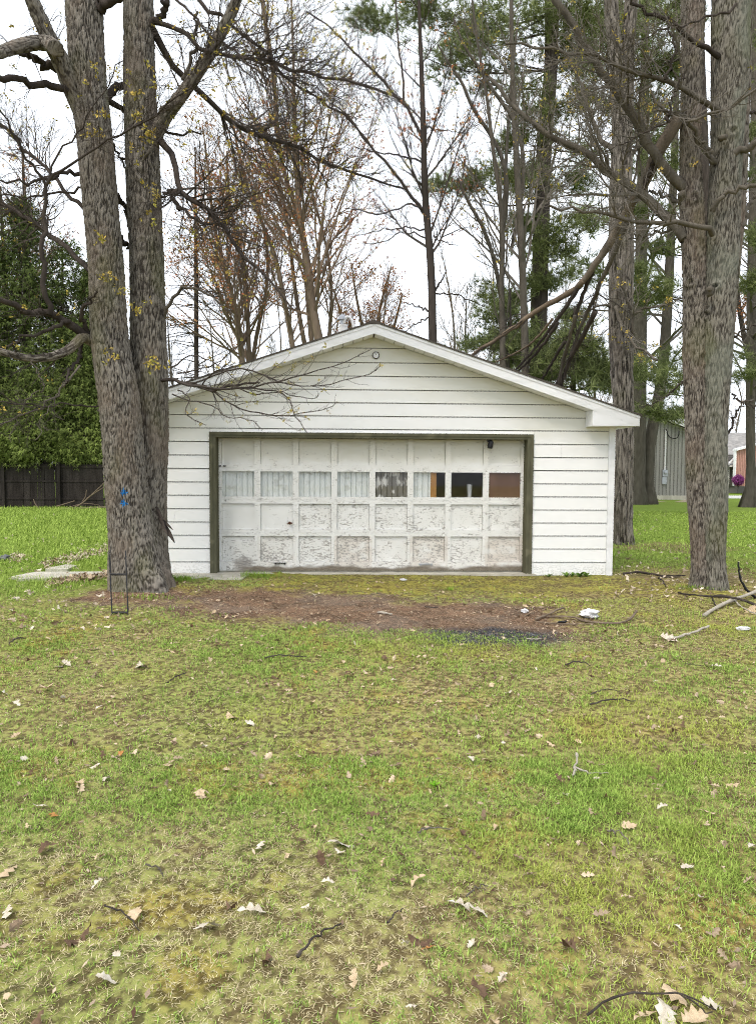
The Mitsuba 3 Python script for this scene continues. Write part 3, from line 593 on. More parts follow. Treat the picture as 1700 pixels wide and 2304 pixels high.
big = [
    (z1((520, 690), (440, 520), (380, 380), (320, 270), (250, 120), (190, -20), (110, -220)), 46, 26, A, 8.6, 'mat_bark_maple'),
    (z1((345, 300), (240, 262), (150, 275), (60, 300), (-60, 330), (-300, 330)), 33, 22, 9.08, 8.0, 'mat_bark_maple'),
    (z1((345, 420), (280, 410), (230, 385), (205, 345), (165, 325), (120, 330)), 20, 9, A, 8.9, None),
    (z1((470, 590), (380, 540), (250, 520), (120, 495), (0, 480), (-200, 440)), 18, 12, A, 8.3, None),
    (z1((600, 60), (660, 30), (740, -20), (850, -120)), 22, 14, A, 9.0, None),
    (z1((580, 2100), (450, 2030), (330, 1960), (200, 1945), (100, 1900), (0, 1850), (-180, 1800)), 24, 10, A, 8.2, None),
    (z4((600, 210), (520, 165), (470, 200), (380, 260), (250, 290), (120, 280), (0, 250), (-200, 230)), 24, 14, A, 8.3, 'mat_bark_maple'),
    (z1((305, 1950), (295, 1880), (270, 1800), (272, 1600), (275, 1350), (285, 1150)), 14, 8, 8.75, 8.6, None),
    (z1((285, 1150), (210, 1040), (130, 920), (60, 770), (0, 660), (-80, 500)), 7, 3, 8.6, 8.0, None),
    (z1((285, 1150), (330, 1080), (430, 1020), (560, 930), (700, 850), (830, 790), (950, 710), (1080, 620), (1200, 510), (1290, 400)), 6.5, 2.5, 8.6, 8.2, None),
    (z1((290, 1120), (340, 980), (470, 820), (550, 700), (640, 530), (700, 460), (770, 370)), 5, 2, 8.6, 8.3, None),
    (z1((530, 1300), (420, 1180), (300, 1050), (200, 960), (100, 870), (0, 770), (-100, 690)), 9, 5, 9.4, 10.2, None),
    (z1((560, 1680), (400, 1540), (200, 1380), (100, 1310), (0, 1250), (-100, 1200)), 12, 8, 9.5, 11, None),
    (z1((510, 1070), (400, 1065), (290, 1110), (200, 1120), (0, 1115)), 10, 4, A, 8.7, None),
    (z1((520, 1165), (420, 1180), (250, 1210), (60, 1215), (-60, 1200)), 6, 3, A, 9.0, None),
    (z4((560, 190), (530, 110), (500, 40), (520, -20), (560, -80), (600, -120)), 13, 4, A, 8.7, None),
    (z4((505, 200), (470, 320), (430, 390), (420, 430)), 10, 5, A, 8.7, None),
    (z4((430, 60), (370, 70), (260, 130), (140, 170), (40, 220)), 11, 4, 9.0, 8.6, None),
    (z1((650, 600), (720, 550), (790, 515), (850, 480)), 18, 14, 9.5, 10.1, None),
    (z1((660, 610), (720, 640), (780, 680), (900, 760), (1000, 800), (1150, 820), (1250, 830)), 14, 3, 9.5, 10.5, None),
    (z1((715, 1190), (760, 1290), (810, 1410)), 12, 9, 9.5, 10.0, None),
    (z1((740, 1475), (800, 1530), (870, 1590)), 11, 9, 9.5, 10.0, None),
    (z1((690, 890), (740, 980), (800, 1090)), 5, 4, 9.5, 10.0, None),
    (z1((900, 130), (960, 150), (1050, 160), (1150, 210), (1260, 290), (1350, 340), (1500, 350), (1652, 380)) + z2((200, 390), (330, 450), (500, 470), (650, 520), (750, 530), (900, 580), (960, 610)), 12, 4, B, 8.4, None),
    (z1((930, 190), (985, 100), (1030, 30), (1050, -60)), 17, 12, B, 9.4, None),
    (z1((930, 150), (990, 280), (1050, 390), (1130, 460), (1200, 530), (1300, 630), (1400, 720), (1500, 780), (1652, 850)) + z2((200, 860), (330, 910), (500, 1000), (650, 1060), (800, 1110), (1000, 1170)), 15, 4, B, 11.2, None),
    (z1((940, 890), (1010, 740), (1100, 620), (1200, 480), (1300, 330), (1380, 180), (1440, 60), (1470, -20), (1530, -200)), 32, 20, B, 9.2, 'mat_bark_maple'),
    (z1((1130, 490), (1180, 400), (1205, 300), (1210, 180), (1225, 70)), 9, 6, 9.5, 9.4, 'mat_limb_grey'),
    (z1((1060, -30), (1200, 100), (1300, 190), (1420, 290), (1540, 400), (1652, 520)), 6, 3, 9.5, 8.6, None),
    (z1((1220, -20), (1350, 90), (1450, 170), (1600, 290), (1680, 340)) + z2((160, 380), (330, 520), (500, 650), (680, 760), (770, 880), (810, 940)), 9, 3, 9.6, 8.8, None),
    (z1((950, 800), (1060, 960), (1090, 1080), (1110, 1190), (1200, 1240), (1300, 1320), (1400, 1430), (1500, 1560), (1652, 1720), (1800, 1900)), 17, 4, B, 8.6, None),
    (z1((1105, 1180), (1080, 1220), (1130, 1300), (1210, 1350), (1300, 1390), (1400, 1350)), 12, 3, 9.4, 9.0, None),
    (z1((1090, 1200), (1040, 1185), (1000, 1220)), 8, 6, 9.4, 9.6, None),
    (z1((990, 2000), (1060, 1860), (1130, 1790), (1200, 1785), (1330, 1850), (1450, 1960)), 10, 3, B, 9.0, 'mat_limb_grey'),
    ([(232, 909), (150, 909), (60, 907), (-30, 904)], 4, 3, 9.3, 8.6, None),
    ([(180, 822), (160, 850), (135, 880), (100, 912), (60, 935), (0, 952), (-60, 965)], 5, 3, 8.9, 8.4, 'mat_limb_grey'),
    ([(150, 860), (120, 905), (95, 950), (80, 990)], 3, 1.6, 8.7, 8.5, 'mat_limb_grey'), ([(75, 810), (90, 850), (100, 868)], 3.5, 2, 8.6, 8.5, 'mat_limb_grey'),
    ([(100, 870), (60, 900), (40, 940), (20, 985)], 3, 1.5, 8.6, 8.4, 'mat_limb_grey'),
    (z4((1000, 430), (1080, 430), (1150, 445), (1300, 470), (1450, 470), (1600, 440)), 9, 4, 9.6, 8.6, None),
]
for px, w0, w1, Y0, Y1, m in big:
    P, R = None, None
    if m == 'mat_bark_maple':
        k = len(px); pts = [(u, v, w0 + (w1 - w0) * i / (k - 1)) for i, (u, v) in enumerate(px)]
        vs = [v for _, v, _ in pts]
        fY = np.linspace(Y0, Y1, k); key = {round(v, 3): y for (_, v, _), y in zip(pts, fY)}
        (mv, mf), uvm = bark_mesh(pts, lambda v: key[round(v, 3)], 140, 56, 0.008, 30, len(mt.lines) + 40, lobes=0)
        part(mt.key, 'limb', (mv, mf), 'mat_bark_maple', smooth=True, uv=uvm)
        mt.limb(px, w0, w1, Y0, Y1, show=False)
    else: mt.limb(px, w0, w1, Y0, Y1, m or 'mat_limb_dark')
# pale torn stub where the broken limb meets the trunk
mt.limb(z1((880, 1000), (930, 900), (960, 820), (1000, 720), (1060, 650)), 5, 14, 9.42, 9.38, 'mat_limb_grey')
# fine drooping spray in front of the gable
for px, w0, w1 in ((z5((0, 375), (100, 400), (250, 408), (400, 400), (520, 372), (640, 345), (800, 300), (930, 250), (1030, 200)), 7, 1.6),
                   (z5((60, 390), (200, 340), (330, 300), (430, 330), (600, 395), (700, 400), (800, 385), (900, 365), (1000, 340), (1040, 325), (1075, 290)), 5, 1.6),
                   (z5((100, 400), (220, 450), (330, 520), (420, 540), (540, 555), (640, 545), (760, 525), (820, 505), (845, 480)), 4.5, 1.5),
                   (z5((380, 400), (470, 420), (560, 440), (600, 490), (625, 560), (665, 610), (685, 645)), 4, 1.8),
                   (z5((0, 420), (60, 470), (40, 540), (100, 580), (150, 605)), 3.5, 1.4), (z5((-30, 440), (60, 480), (180, 500), (260, 560), (330, 570), (400, 590), (450, 630)), 3.5, 1.4),
                   (z5((300, 405), (420, 440), (540, 430), (650, 460), (720, 465), (745, 448)), 3.5, 1.4), (z5((130, 390), (200, 320), (280, 260), (260, 180), (230, 60)), 4, 1.4),
                   (z5((0, 330), (100, 310), (200, 280), (300, 200), (380, 120)), 4, 1.4), (z5((-40, 300), (60, 240), (150, 250), (240, 310), (330, 380)), 4, 1.4)):
    mt.limb(px, w0, w1, 9.0, 8.3, 'mat_twig', wob=0.008, sides=5)
spray = mt.lines[-10:]
mt.crown([dict(count=1250, ang=(25, 65), length=(0.2, 0.55), upb=0.02, wig=0.16, seg=7, tmin=0.3, rs=0.42, rend=0.0022),
          dict(count=3500, ang=(20, 60), length=(0.3, 0.75), upb=0.02, wig=0.18, seg=4, tmin=0.2, rs=0.6, rend=0.0018),
          dict(count=4600, ang=(20, 60), length=(0.08, 0.26), rel=False, upb=0.03, wig=0.15, seg=2, tmin=0.3, rs=0.7, rend=0.0016)], 'mat_twig', lines=mt.lines[:-10])
mt.buds('mat_bud_yellow', 1000, 0.036, level=-1, tmin=0.7, leaf=5, spread=0.012)
mt.crown([dict(count=120, ang=(20, 50), length=(0.15, 0.35), upb=0.06, wig=0.12, seg=5, tmin=0.25, rs=0.6, rend=0.0018), dict(count=130, ang=(25, 60), length=(0.03, 0.08), rel=False, upb=0.1, seg=2, tmin=0.4, rend=0.0018)], 'mat_twig', lines=spray)
mt.buds('mat_bud_yellow', 90, 0.03, level=-1, tmin=0.8, leaf=4, spread=0.008)
# bud leaves that hang before the trunk
P_ = [at(u + rng.normal() * 10, v + rng.normal() * 8, 8.75 + rng.normal() * 0.1) for (u, v, k) in ((215, 150, 6), (300, 210, 9), (310, 265, 10), (215, 300, 9), (235, 255, 5), (330, 310, 10), (225, 540, 8), (240, 620, 10), (310, 690, 10), (265, 650, 6), (250, 800, 8), (340, 815, 9), (330, 300, 6), (350, 830, 7)) for _ in range(k)]
part(mt.key, 'foliage', *leaves_at(np.array(P_), 0.042, 5, 0.012, rng, 'mat_bud_yellow'), kind='stuff', **LAST)

# ---- the double-trunk tree on the right
rt_ = Tree('hardwood_tree', 'tall grey double-trunk tree standing right of the garage', 'tree')
stemL = [(1574, 1335, 51), (1575, 1318, 47), (1572, 1150, 49), (1566, 952, 49), (1563, 818, 53), (1563, 684, 53), (1560, 550, 53), (1558, 509, 53), (1553, 348, 45), (1556, 188, 45), (1559, 0, 51), (1560, -250, 45), (1562, -400, 40)]
stemR = [(1612, 1335, 60), (1611, 1318, 54), (1606, 1150, 56), (1608, 952, 56), (1612, 818, 62), (1616, 684, 66), (1624, 550, 70), (1633, 348, 66), (1640, 188, 74), (1644, 0, 80), (1652, -250, 72), (1657, -400, 62)]
m_, uv_ = bark_mesh(stemL, 9.82, 370, 130, 0.018, 54, 51, lobes=0.06, stretch=0.17, knots=[(1545, 640, 0.06, 0.03), (1550, 450, 0.07, 0.03), (1570, 810, 0.09, 0.03)])
part(rt_.key, 'trunk', m_, 'mat_bark_rough', smooth=True, uv=uv_, label='rough brown left stem')
m_, uv_ = bark_mesh(stemR, 9.72, 370, 150, 0.013, 58, 67, lobes=0.06, stretch=0.13, knots=[(1597, 650, 0.05, 0.035), (1583, 710, 0.06, 0.03), (1632, 310, 0.07, 0.03), (1593, 940, 0.08, 0.015), (1600, 100, 0.06, 0.02)])
part(rt_.key, 'trunk', m_, 'mat_bark_grey', smooth=True, uv=uv_, label='smoother grey right stem')
m_, uv_ = bark_mesh([(1628, 930, 12), (1637, 820, 18), (1643, 684, 26), (1654, 550, 30), (1664, 400, 30), (1672, 200, 28), (1680, 0, 26), (1690, -250, 22)], 9.95, 200, 60, 0.012, 30, 77, lobes=0)
part(rt_.key, 'trunk', m_, 'mat_bark_rough', smooth=True, uv=uv_)
gl = [
    (z3((1200, 1160), (1120, 1080), (1000, 900), (850, 660), (700, 430), (600, 280), (500, 130), (430, 0), (380, -120)), 24, 14, 9.8, 9.3, 'mat_limb_grey'),
    (z3((1210, 1480), (1130, 1370), (960, 1210), (800, 1110), (600, 960), (400, 850), (250, 730), (160, 670), (60, 550), (0, 480)), 24, 8, 9.8, 10.6, 'mat_limb_grey'),
    (z3((1380, 1450), (1340, 1430), (1250, 1390), (1080, 1380), (850, 1360), (700, 1330), (500, 1280), (370, 1270)), 14, 5, 9.5, 8.8, 'mat_limb_grey'),
    (z3((1420, 680), (1370, 650), (1250, 580), (1100, 500), (1000, 480), (850, 430), (700, 350), (550, 310), (400, 310), (230, 270), (100, 270)), 14, 4, 9.6, 8.6, 'mat_limb_grey'),
    (z3((1420, 350), (1360, 310), (1200, 190), (1100, 120), (1000, 90), (900, 20), (820, -60)), 12, 6, 9.6, 9.0, 'mat_limb_dark'),
    (z3((1380, 1310), (1420, 1240), (1480, 1200), (1550, 1170), (1652, 1140), (1800, 1120)), 13, 8, 9.5, 9.2, 'mat_limb_grey'),
    (z3((1470, 1000), (1580, 920), (1680, 860), (1800, 820)), 17, 12, 9.6, 9.4, 'mat_limb_grey'),
    (z3((1000, 560), (1060, 660), (1150, 710), (1260, 740), (1370, 715), (1450, 690), (1560, 630), (1652, 540), (1750, 430)), 6, 6, 9.2, 9.1, 'mat_limb_grey'),
    (z3((1390, 970), (1310, 880), (1250, 760), (1150, 700), (1040, 680)), 14, 4, 9.6, 9.1, 'mat_limb_grey'),
    (z3((1400, 1000), (1340, 920), (1300, 850)), 15, 5, 9.6, 9.4, 'mat_limb_grey'),
    (z3((1090, 490), (1130, 400), (1150, 300), (1120, 200), (1100, 130)), 6, 4, 9.1, 9.2, 'mat_limb_dark'),
    (z3((1110, 750), (1130, 640), (1160, 570), (1200, 450)), 7, 3, 9.1, 9.0, 'mat_limb_dark'),
    (z3((1530, 20), (1400, 90), (1250, 140), (1180, 160), (1050, 190), (900, 280), (820, 320)), 6, 2, 9.2, 8.8, 'mat_limb_dark'),
    (z3((1000, 530), (900, 590), (820, 640), (720, 740), (620, 830), (500, 880)), 6, 2, 9.2, 9.0, 'mat_limb_grey'),
    (z3((1120, 750), (980, 820), (860, 880), (700, 930)), 4.5, 2, 9.2, 9.0, 'mat_limb_dark'),
    (z3((1180, 1250), (1120, 1220), (1060, 1200), (980, 1195), (900, 1190)), 10, 4, 9.8, 10.2, 'mat_limb_grey'),
    (z3((1190, 1420), (1080, 1430), (980, 1450), (860, 1480)), 8, 3, 9.9, 10.4, 'mat_limb_grey'),
    (z6((1260, 370), (1200, 430), (1130, 480), (1050, 510)), 5, 2, 9.8, 10.2, 'mat_limb_dark'),
    (z6((1490, 660), (1530, 590), (1545, 530), (1580, 500), (1640, 480)), 6, 3, 9.8, 9.6, 'mat_limb_dark'),
    (z6((1525, 440), (1560, 470), (1620, 500), (1700, 510)), 5, 3, 9.8, 9.6, 'mat_limb_dark'),
    (z6((1530, 140), (1600, 100), (1700, 40)), 5, 3, 9.8, 9.6, 'mat_limb_dark'),
    (z3((1560, 1400), (1620, 1250), (1700, 1150)), 12, 7, 9.9, 10.2, 'mat_limb_grey'),
    (z3((1540, 720), (1600, 700), (1720, 690)), 9, 5, 9.9, 10.2, 'mat_limb_dark'),
]
for px, w0, w1, Y0, Y1, m in gl: rt_.limb(px, w0, w1, Y0, Y1, m)
rt_.crown([dict(count=600, ang=(25, 65), length=(0.2, 0.5), upb=0.05, wig=0.18, seg=7, tmin=0.2, rs=0.4, rend=0.0022),
           dict(count=2000, ang=(20, 60), length=(0.3, 0.7), upb=0.05, wig=0.2, seg=4, tmin=0.2, rs=0.6, rend=0.0018),
           dict(count=1900, ang=(20, 60), length=(0.06, 0.22), rel=False, upb=0.05, wig=0.15, seg=2, tmin=0.3, rs=0.7, rend=0.0016)], 'mat_twig_grey')
rt_.buds('mat_bud_yellow', 110, 0.04, leaf=5, spread=0.012, keep=lambda C: C[:, 2] > 1)
# stubs of lost branches
for px, w0, w1 in ((z3((1430, 860), (1445, 850), (1470, 848)), 14, 12), (z3((1370, 1830), (1362, 1790), (1372, 1782)), 16, 12), (z3((1200, 1230), (1190, 1205), (1215, 1195)), 18, 16)):
    rt_.limb(px, w0, w1, 9.5, 9.42, 'mat_limb_grey', n=5, wob=0)

# ---- the broken limb hung up between the right tree and the garage roof
bl = Tree('broken_limb', 'long broken limb leaning from the grey tree down onto the garage roof', 'fallen limb')
def hang(name, px, w0, w1, Y0, Y1, m, label=None):
    k = len(px)
    P = spline([at(u, v, Y0 + (Y1 - Y0) * i / (k - 1)) for i, (u, v) in enumerate(px)], 22)
    P[1:-1] += bl.r.normal(size=(20, 3)) * 0.006
    t = np.linspace(0, 1, 22); R = metres(w0 / 2, (Y0 + Y1) / 2) * (1 - t) + metres(w1 / 2, (Y0 + Y1) / 2) * t
    R *= 1 + 0.06 * bl.r.normal(size=22)
    part(bl.key, name, tubes(P, R, 9), m, smooth=True, label=label); bl.lines.append((P, R))
hang('main_stem', z3((1180, 700), (1080, 880), (1000, 1030), (950, 1150), (850, 1310), (760, 1480), (640, 1660), (560, 1760)), 29, 14, 9.7, 11.0, 'mat_limb_bare')
hang('branch', z3((1040, 960), (990, 1080), (940, 1180)), 13, 12, 9.82, 10.0, 'mat_limb_dark')
for px, w0, w1, Y0, Y1, m in ((z3((580, 1740), (520, 1800), (350, 1890), (150, 2030), (0, 2130), (-60, 2165), (-130, 2230)), 13, 7, 10.9, 12.4, 'mat_limb_brown'),
                              (z3((850, 1380), (760, 1600), (690, 1750), (650, 1850), (600, 1950), (510, 2180), (470, 2350)), 11, 6, 10.3, 12.0, 'mat_limb_grey'),
                              (z3((570, 1760), (440, 1950), (330, 2100), (220, 2230), (130, 2330)), 10, 4, 11.0, 12.2, 'mat_limb_dark'),
                              (z3((640, 1680), (560, 1880), (500, 2100), (460, 2250), (410, 2400)), 9, 5, 10.9, 12.0, 'mat_limb_dark'),
                              (z6((800, 0), (750, 100), (700, 190), (650, 290), (612, 400), (600, 430)), 11, 8, 10.6, 11.9, 'mat_limb_dark'),
                              (z6((690, 20), (660, 150), (630, 250), (605, 390), (600, 420)), 8, 6, 10.7, 11.9, 'mat_limb_grey'),
                              (z6((640, 160), (590, 240), (545, 320), (500, 380)), 8, 4, 11.2, 12.0, 'mat_limb_dark'),
                              (z6((600, 60), (520, 180), (450, 260), (380, 330)), 8, 4, 11.2, 12.2, 'mat_limb_dark'),
                              (z6((570, 40), (470, 160), (380, 220), (270, 270)), 6, 3, 11.2, 12.6, 'mat_limb_brown')):
    hang('branch', px, w0, w1, Y0, Y1, m)
bl.crown([dict(count=130, ang=(15, 50), length=(0.2, 0.5), upb=-0.03, wig=0.15, seg=6, tmin=0.3, rs=0.4, rend=0.003), dict(count=260, ang=(20, 60), length=(0.3, 0.7), upb=0.0, wig=0.15, seg=4, tmin=0.2, rs=0.6, rend=0.002)], 'mat_twig', lines=bl.lines[2:])

# ---- furrowed tree behind the garage corner
t3 = Tree('hardwood_tree', 'deeply furrowed grey trunk rising just behind the right garage corner', 'tree')
t3px = [(1401, 1236, 56), (1401, 1221, 50), (1400, 1180, 45), (1401, 1100, 44), (1402, 954, 44), (1397, 800, 50), (1397, 545, 52), (1396, 400, 47), (1400, 254, 46), (1398, 190, 52)]
m_, uv_ = bark_mesh(t3px, 16, 260, 120, 0.04, 30, 91, lobes=0.1, stretch=0.07); part(t3.key, 'trunk', m_, 'mat_bark_furrow', smooth=True, uv=uv_)
for px_, sd in (([(1392, 230, 30), (1384, 130, 31), (1376, 40, 30), (1365, -200, 25), (1360, -450, 18)], 93), ([(1404, 230, 30), (1411, 130, 28), (1417, 40, 28), (1430, -200, 23), (1440, -450, 16)], 95)):
    m_, uv_ = bark_mesh(px_, 16, 150, 60, 0.022, 16, sd, lobes=0, stretch=0.12); part(t3.key, 'limb', m_, 'mat_bark_furrow', smooth=True, uv=uv_)
for px, w0, w1, Y0, Y1 in ((z3((770, 940), (690, 850), (620, 680), (560, 500), (480, 330)), 12, 5, 16, 16.5), (z3((780, 1900), (820, 2030), (880, 2120), (990, 2190), (1040, 2230)), 9, 5, 15.8, 15),
                           (z3((890, 2080), (890, 1960), (840, 1830), (800, 1650)), 9, 4, 15.8, 15.4), (z3((880, 960), (960, 830), (1060, 700), (1100, 600)), 9, 4, 16, 16.5), (z3((870, 1960), (1000, 1900), (1100, 1890), (1180, 1850)), 7, 3, 16, 15.5),
                           (z3((760, 1900), (700, 1890), (600, 1930), (540, 1970)), 6, 3, 16, 15.5), (z3((700, 1000), (640, 860), (600, 700), (590, 560)), 8, 4, 16, 17)):
    t3.limb(px, w0, w1, Y0, Y1, 'mat_limb_grey')
t3.crown([dict(count=160, ang=(25, 60), length=(0.3, 0.7), upb=0.06, wig=0.2, seg=6, tmin=0.2, rs=0.45, rend=0.004), dict(count=520, ang=(25, 60), length=(0.3, 0.7), upb=0.03, wig=0.2, seg=4, tmin=0.2, rs=0.6, rend=0.0035)], 'mat_twig_grey')
t3.buds('mat_bud_yellow', 260, 0.06, leaf=4, spread=0.03)

# ---- simple trees further back
def back_tree(name, label, stems, Y, m, crown, twig, limbs=(), group=None, limb_m=None, sides=10, buds=None, fork=False):
    t = Tree(name, label, 'tree', group)
    for i, px in enumerate(stems):
        C = np.array([[*at(u, v, Y + 0.35 * i), metres(w / 2, Y)] for u, v, w in px])
        S = spline(C, 26)
        part(t.key, 'trunk', tubes(S[:, :3], np.maximum(S[:, 3], 0.012), sides), m, smooth=True)
        t.lines.append((S[:, :3], np.maximum(S[:, 3], 0.012)))
    for px, w0, w1 in limbs: t.limb(px, w0, w1, Y, Y + t.r.uniform(-1.2, 1.2), limb_m or m, sides=6)
    if crown: t.crown(crown, twig)
    for b in buds or (): t.buds(**b)
    return t
def fan(count, a=(18, 42), l=(0.25, 0.55), upb=0.10): return [dict(count=count, ang=a, length=l, upb=upb, wig=0.09, seg=7, tmin=0.38, rs=0.42, rend=0.005), dict(count=count * 5, ang=(18, 45), length=(0.25, 0.6), upb=0.06, wig=0.12, seg=5, tmin=0.15, rs=0.55, rend=0.0042), dict(count=count * 10, ang=(20, 50), length=(0.2, 0.55), rel=False, upb=0.05, wig=0.12, seg=3, tmin=0.2, rs=0.7, rend=0.0036)]
# slender tree straight behind the ridge
back_tree('hardwood_tree', 'slender dark tree behind the roof ridge with bare arching limbs', [[(974, 1150, 26), (973, 775, 18), (965, 545, 16), (958, 470, 15), (953, 327, 13), (950, 218, 11), (942, 0, 7), (938, -180, 4)]], 20, 'mat_limb_dark', fan(60, (25, 60), (0.15, 0.4), 0.05), 'mat_twig',
          limbs=[([(952, 478), (913, 421), (877, 378), (841, 341), (819, 312), (790, 270), (740, 230)], 9, 3), ([(950, 312), (920, 250), (899, 221), (860, 180), (800, 120), (745, 65), (690, 25)], 8, 3), ([(908, 230), (905, 175), (895, 72), (891, -10)], 6, 3),
                 ([(950, 365), (900, 350), (850, 343), (800, 330)], 5, 2), ([(955, 515), (900, 512), (855, 517), (800, 530)], 4, 1.5), ([(957, 535), (915, 521), (870, 540), (810, 546)], 4, 1.5), ([(955, 475), (925, 458), (880, 475), (830, 478), (780, 468)], 5, 2), ([(976, 655), (990, 635), (1005, 605)], 6, 2),
                 ([(965, 700), (940, 690), (912, 682)], 5, 2), ([(975, 530), (1000, 545), (1030, 552)], 4, 1.5), ([(952, 280), (980, 290), (1050, 300)], 4, 1.5), ([(975, 660), (1030, 665), (1090, 690)], 4, 1.5), ([(968, 712), (925, 735), (900, 760)], 4, 1.5)], limb_m='mat_limb_dark',
          buds=[dict(m='mat_bud_red', per=220, size=0.09, leaf=4, spread=0.06)])
# clump of stems right of it
back_tree('hardwood_tree', 'clump of slim mossy stems behind the roof, right of the slender tree',
          [[(1183, 1150, 24), (1180, 763, 17), (1178, 690, 16), (1172, 545, 16), (1166, 436, 15), (1158, 290, 13), (1152, 145, 10), (1150, -60, 7)], [(1132, 1150, 20), (1130, 763, 14), (1128, 640, 12), (1127, 470, 11), (1110, 345, 9), (1095, 220, 7), (1075, 100, 6), (1060, -20, 4)],
           [(1140, 1150, 18), (1125, 660, 10), (1112, 590, 9), (1080, 500, 8), (1051, 450, 7), (1030, 400, 5)], [(1131, 520, 9), (1131, 363, 10), (1095, 290, 9), (1058, 232, 8), (1037, 182, 7), (1015, 150, 5), (985, 100, 4)], [(1150, 560, 8), (1146, 254, 9), (1109, 203, 8), (1077, 152, 7), (1048, 109, 6), (1020, 40, 4)], [(1132, 480, 8), (1140, 330, 7), (1150, 180, 6), (1165, 40, 4)]],
          21, 'mat_far_trunk', fan(70), 'mat_twig_grey', buds=[dict(m='mat_bud_yellow', per=260, size=0.09, leaf=4, spread=0.06)])
# reddish maples left of the ridge
M = [[(722, 1150, 30), (720, 775, 20), (709, 725, 19), (692, 600, 17), (674, 490, 14), (668, 400, 11), (664, 300, 9), (660, 150, 6), (655, -20, 4)],
     [(665, 1150, 20), (655, 760, 12), (640, 680, 11), (608, 545, 9), (575, 470, 7), (545, 380, 6), (520, 250, 4)],
     [(715, 900, 16), (700, 760, 12), (690, 640, 11), (677, 509, 10), (640, 390, 9), (619, 218, 9), (604, 90, 9), (592, 20, 8), (586, -100, 7)],
     [(735, 1000, 14), (740, 760, 9), (745, 690, 8), (735, 560, 6), (700, 420, 5), (690, 320, 4)], [(690, 800, 12), (660, 620, 9), (650, 520, 8), (625, 400, 7), (600, 330, 6), (560, 250, 4)]]
back_tree('maple_tree', 'red-budded maple fanning up behind the left roof slope, nearest the ridge', M, 22, 'mat_limb_brown', fan(200, (25, 60), (0.25, 0.65), 0.07), 'mat_twig_brown', buds=[dict(m='mat_bud_red', per=3600, size=0.085, leaf=3, spread=0.08, keep=lambda C: C[:, 2] < 12.5), dict(m='mat_bud_yellow', per=260, size=0.08, leaf=4, spread=0.06)])
back_tree('maple_tree', 'orange-barked maple behind the left roof slope with red buds, left of its neighbour', [[(548, 1150, 20), (545, 820, 14), (540, 760, 13), (530, 700, 11), (505, 600, 9), (480, 500, 7), (470, 400, 5), (455, 280, 3)], [(565, 1150, 16), (560, 800, 11), (556, 700, 10), (545, 600, 8), (520, 480, 6), (510, 340, 4)], [(560, 900, 12), (580, 740, 9), (600, 640, 7), (590, 500, 6), (560, 400, 4)]],
          23.5, 'mat_limb_brown', fan(140, (25, 60), (0.25, 0.7), 0.06), 'mat_twig_brown', buds=[dict(m='mat_bud_red', per=3000, size=0.085, leaf=3, spread=0.08, keep=lambda C: C[:, 2] < 11.5)])
back_tree('maple_tree', 'low orange-budded maple brush just behind the ridge', [[(820, 1000, 10), (815, 740, 7), (800, 660, 5), (790, 590, 3)], [(830, 1000, 10), (850, 720, 7), (865, 650, 5), (880, 600, 3)], [(840, 900, 9), (890, 720, 6), (905, 660, 4)], [(800, 900, 9), (770, 720, 6), (750, 650, 4)]], 26, 'mat_limb_brown', fan(60, (25, 60), (0.25, 0.6), 0.08), 'mat_twig_brown', buds=[dict(m='mat_bud_red', per=1100, size=0.09, leaf=3, spread=0.1)])
# dead conifer
back_tree('dead_conifer', 'thin dead conifer with short dry twigs right of the double trunk', [[(443, 1150, 14), (442, 850, 10), (441, 600, 9), (440, 450, 6), (439, 330, 3)]], 24, 'mat_limb_dark',
          [dict(count=120, ang=(70, 95), length=(0.6, 1.9), rel=False, upb=-0.02, wig=0.1, seg=5, tmin=0.35, rs=0.3, rend=0.006), dict(count=420, ang=(25, 60), length=(0.2, 0.7), rel=False, upb=0.0, wig=0.1, seg=3, rend=0.005)], 'mat_twig')
# trees along the right lawn
back_tree('hardwood_tree', 'pair of dark trunks parting in a V before the grey barn', [[(1435, 1138, 46), (1435, 1128, 38), (1436, 1080, 29), (1437, 1010, 28), (1438, 900, 29), (1440, 700, 27), (1444, 450, 24), (1450, 150, 18), (1452, -100, 12)], [(1458, 1138, 46), (1458, 1128, 36), (1457, 1080, 28), (1459, 1010, 27), (1470, 950, 25), (1483, 882, 24), (1497, 750, 22), (1510, 500, 18), (1520, 250, 13), (1525, 0, 8)]], 37, 'mat_far_trunk',
          [dict(count=60, ang=(35, 70), length=(0.15, 0.35), upb=0.04, wig=0.12, seg=6, tmin=0.25, rs=0.35, rend=0.009), dict(count=260, ang=(25, 60), length=(0.3, 0.7), upb=0.04, wig=0.14, seg=4, rend=0.007)], 'mat_twig_grey', sides=14)
back_tree('hardwood_tree', 'straight trunk with flared base before the pale driveway at right edge', [[(1683, 1142, 44), (1684, 1134, 36), (1686, 1122, 28), (1687, 1105, 23), (1688, 1080, 20), (1688, 1000, 19), (1688, 900, 19), (1690, 700, 20), (1693, 450, 17), (1697, 150, 13), (1700, -100, 8)]], 35, 'mat_far_trunk',
          [dict(count=50, ang=(40, 75), length=(0.15, 0.3), upb=0.04, wig=0.12, seg=6, tmin=0.2, rs=0.35, rend=0.009), dict(count=260, ang=(25, 60), length=(0.3, 0.7), upb=0.04, wig=0.14, seg=4, rend=0.007)], 'mat_twig_grey', sides=14)
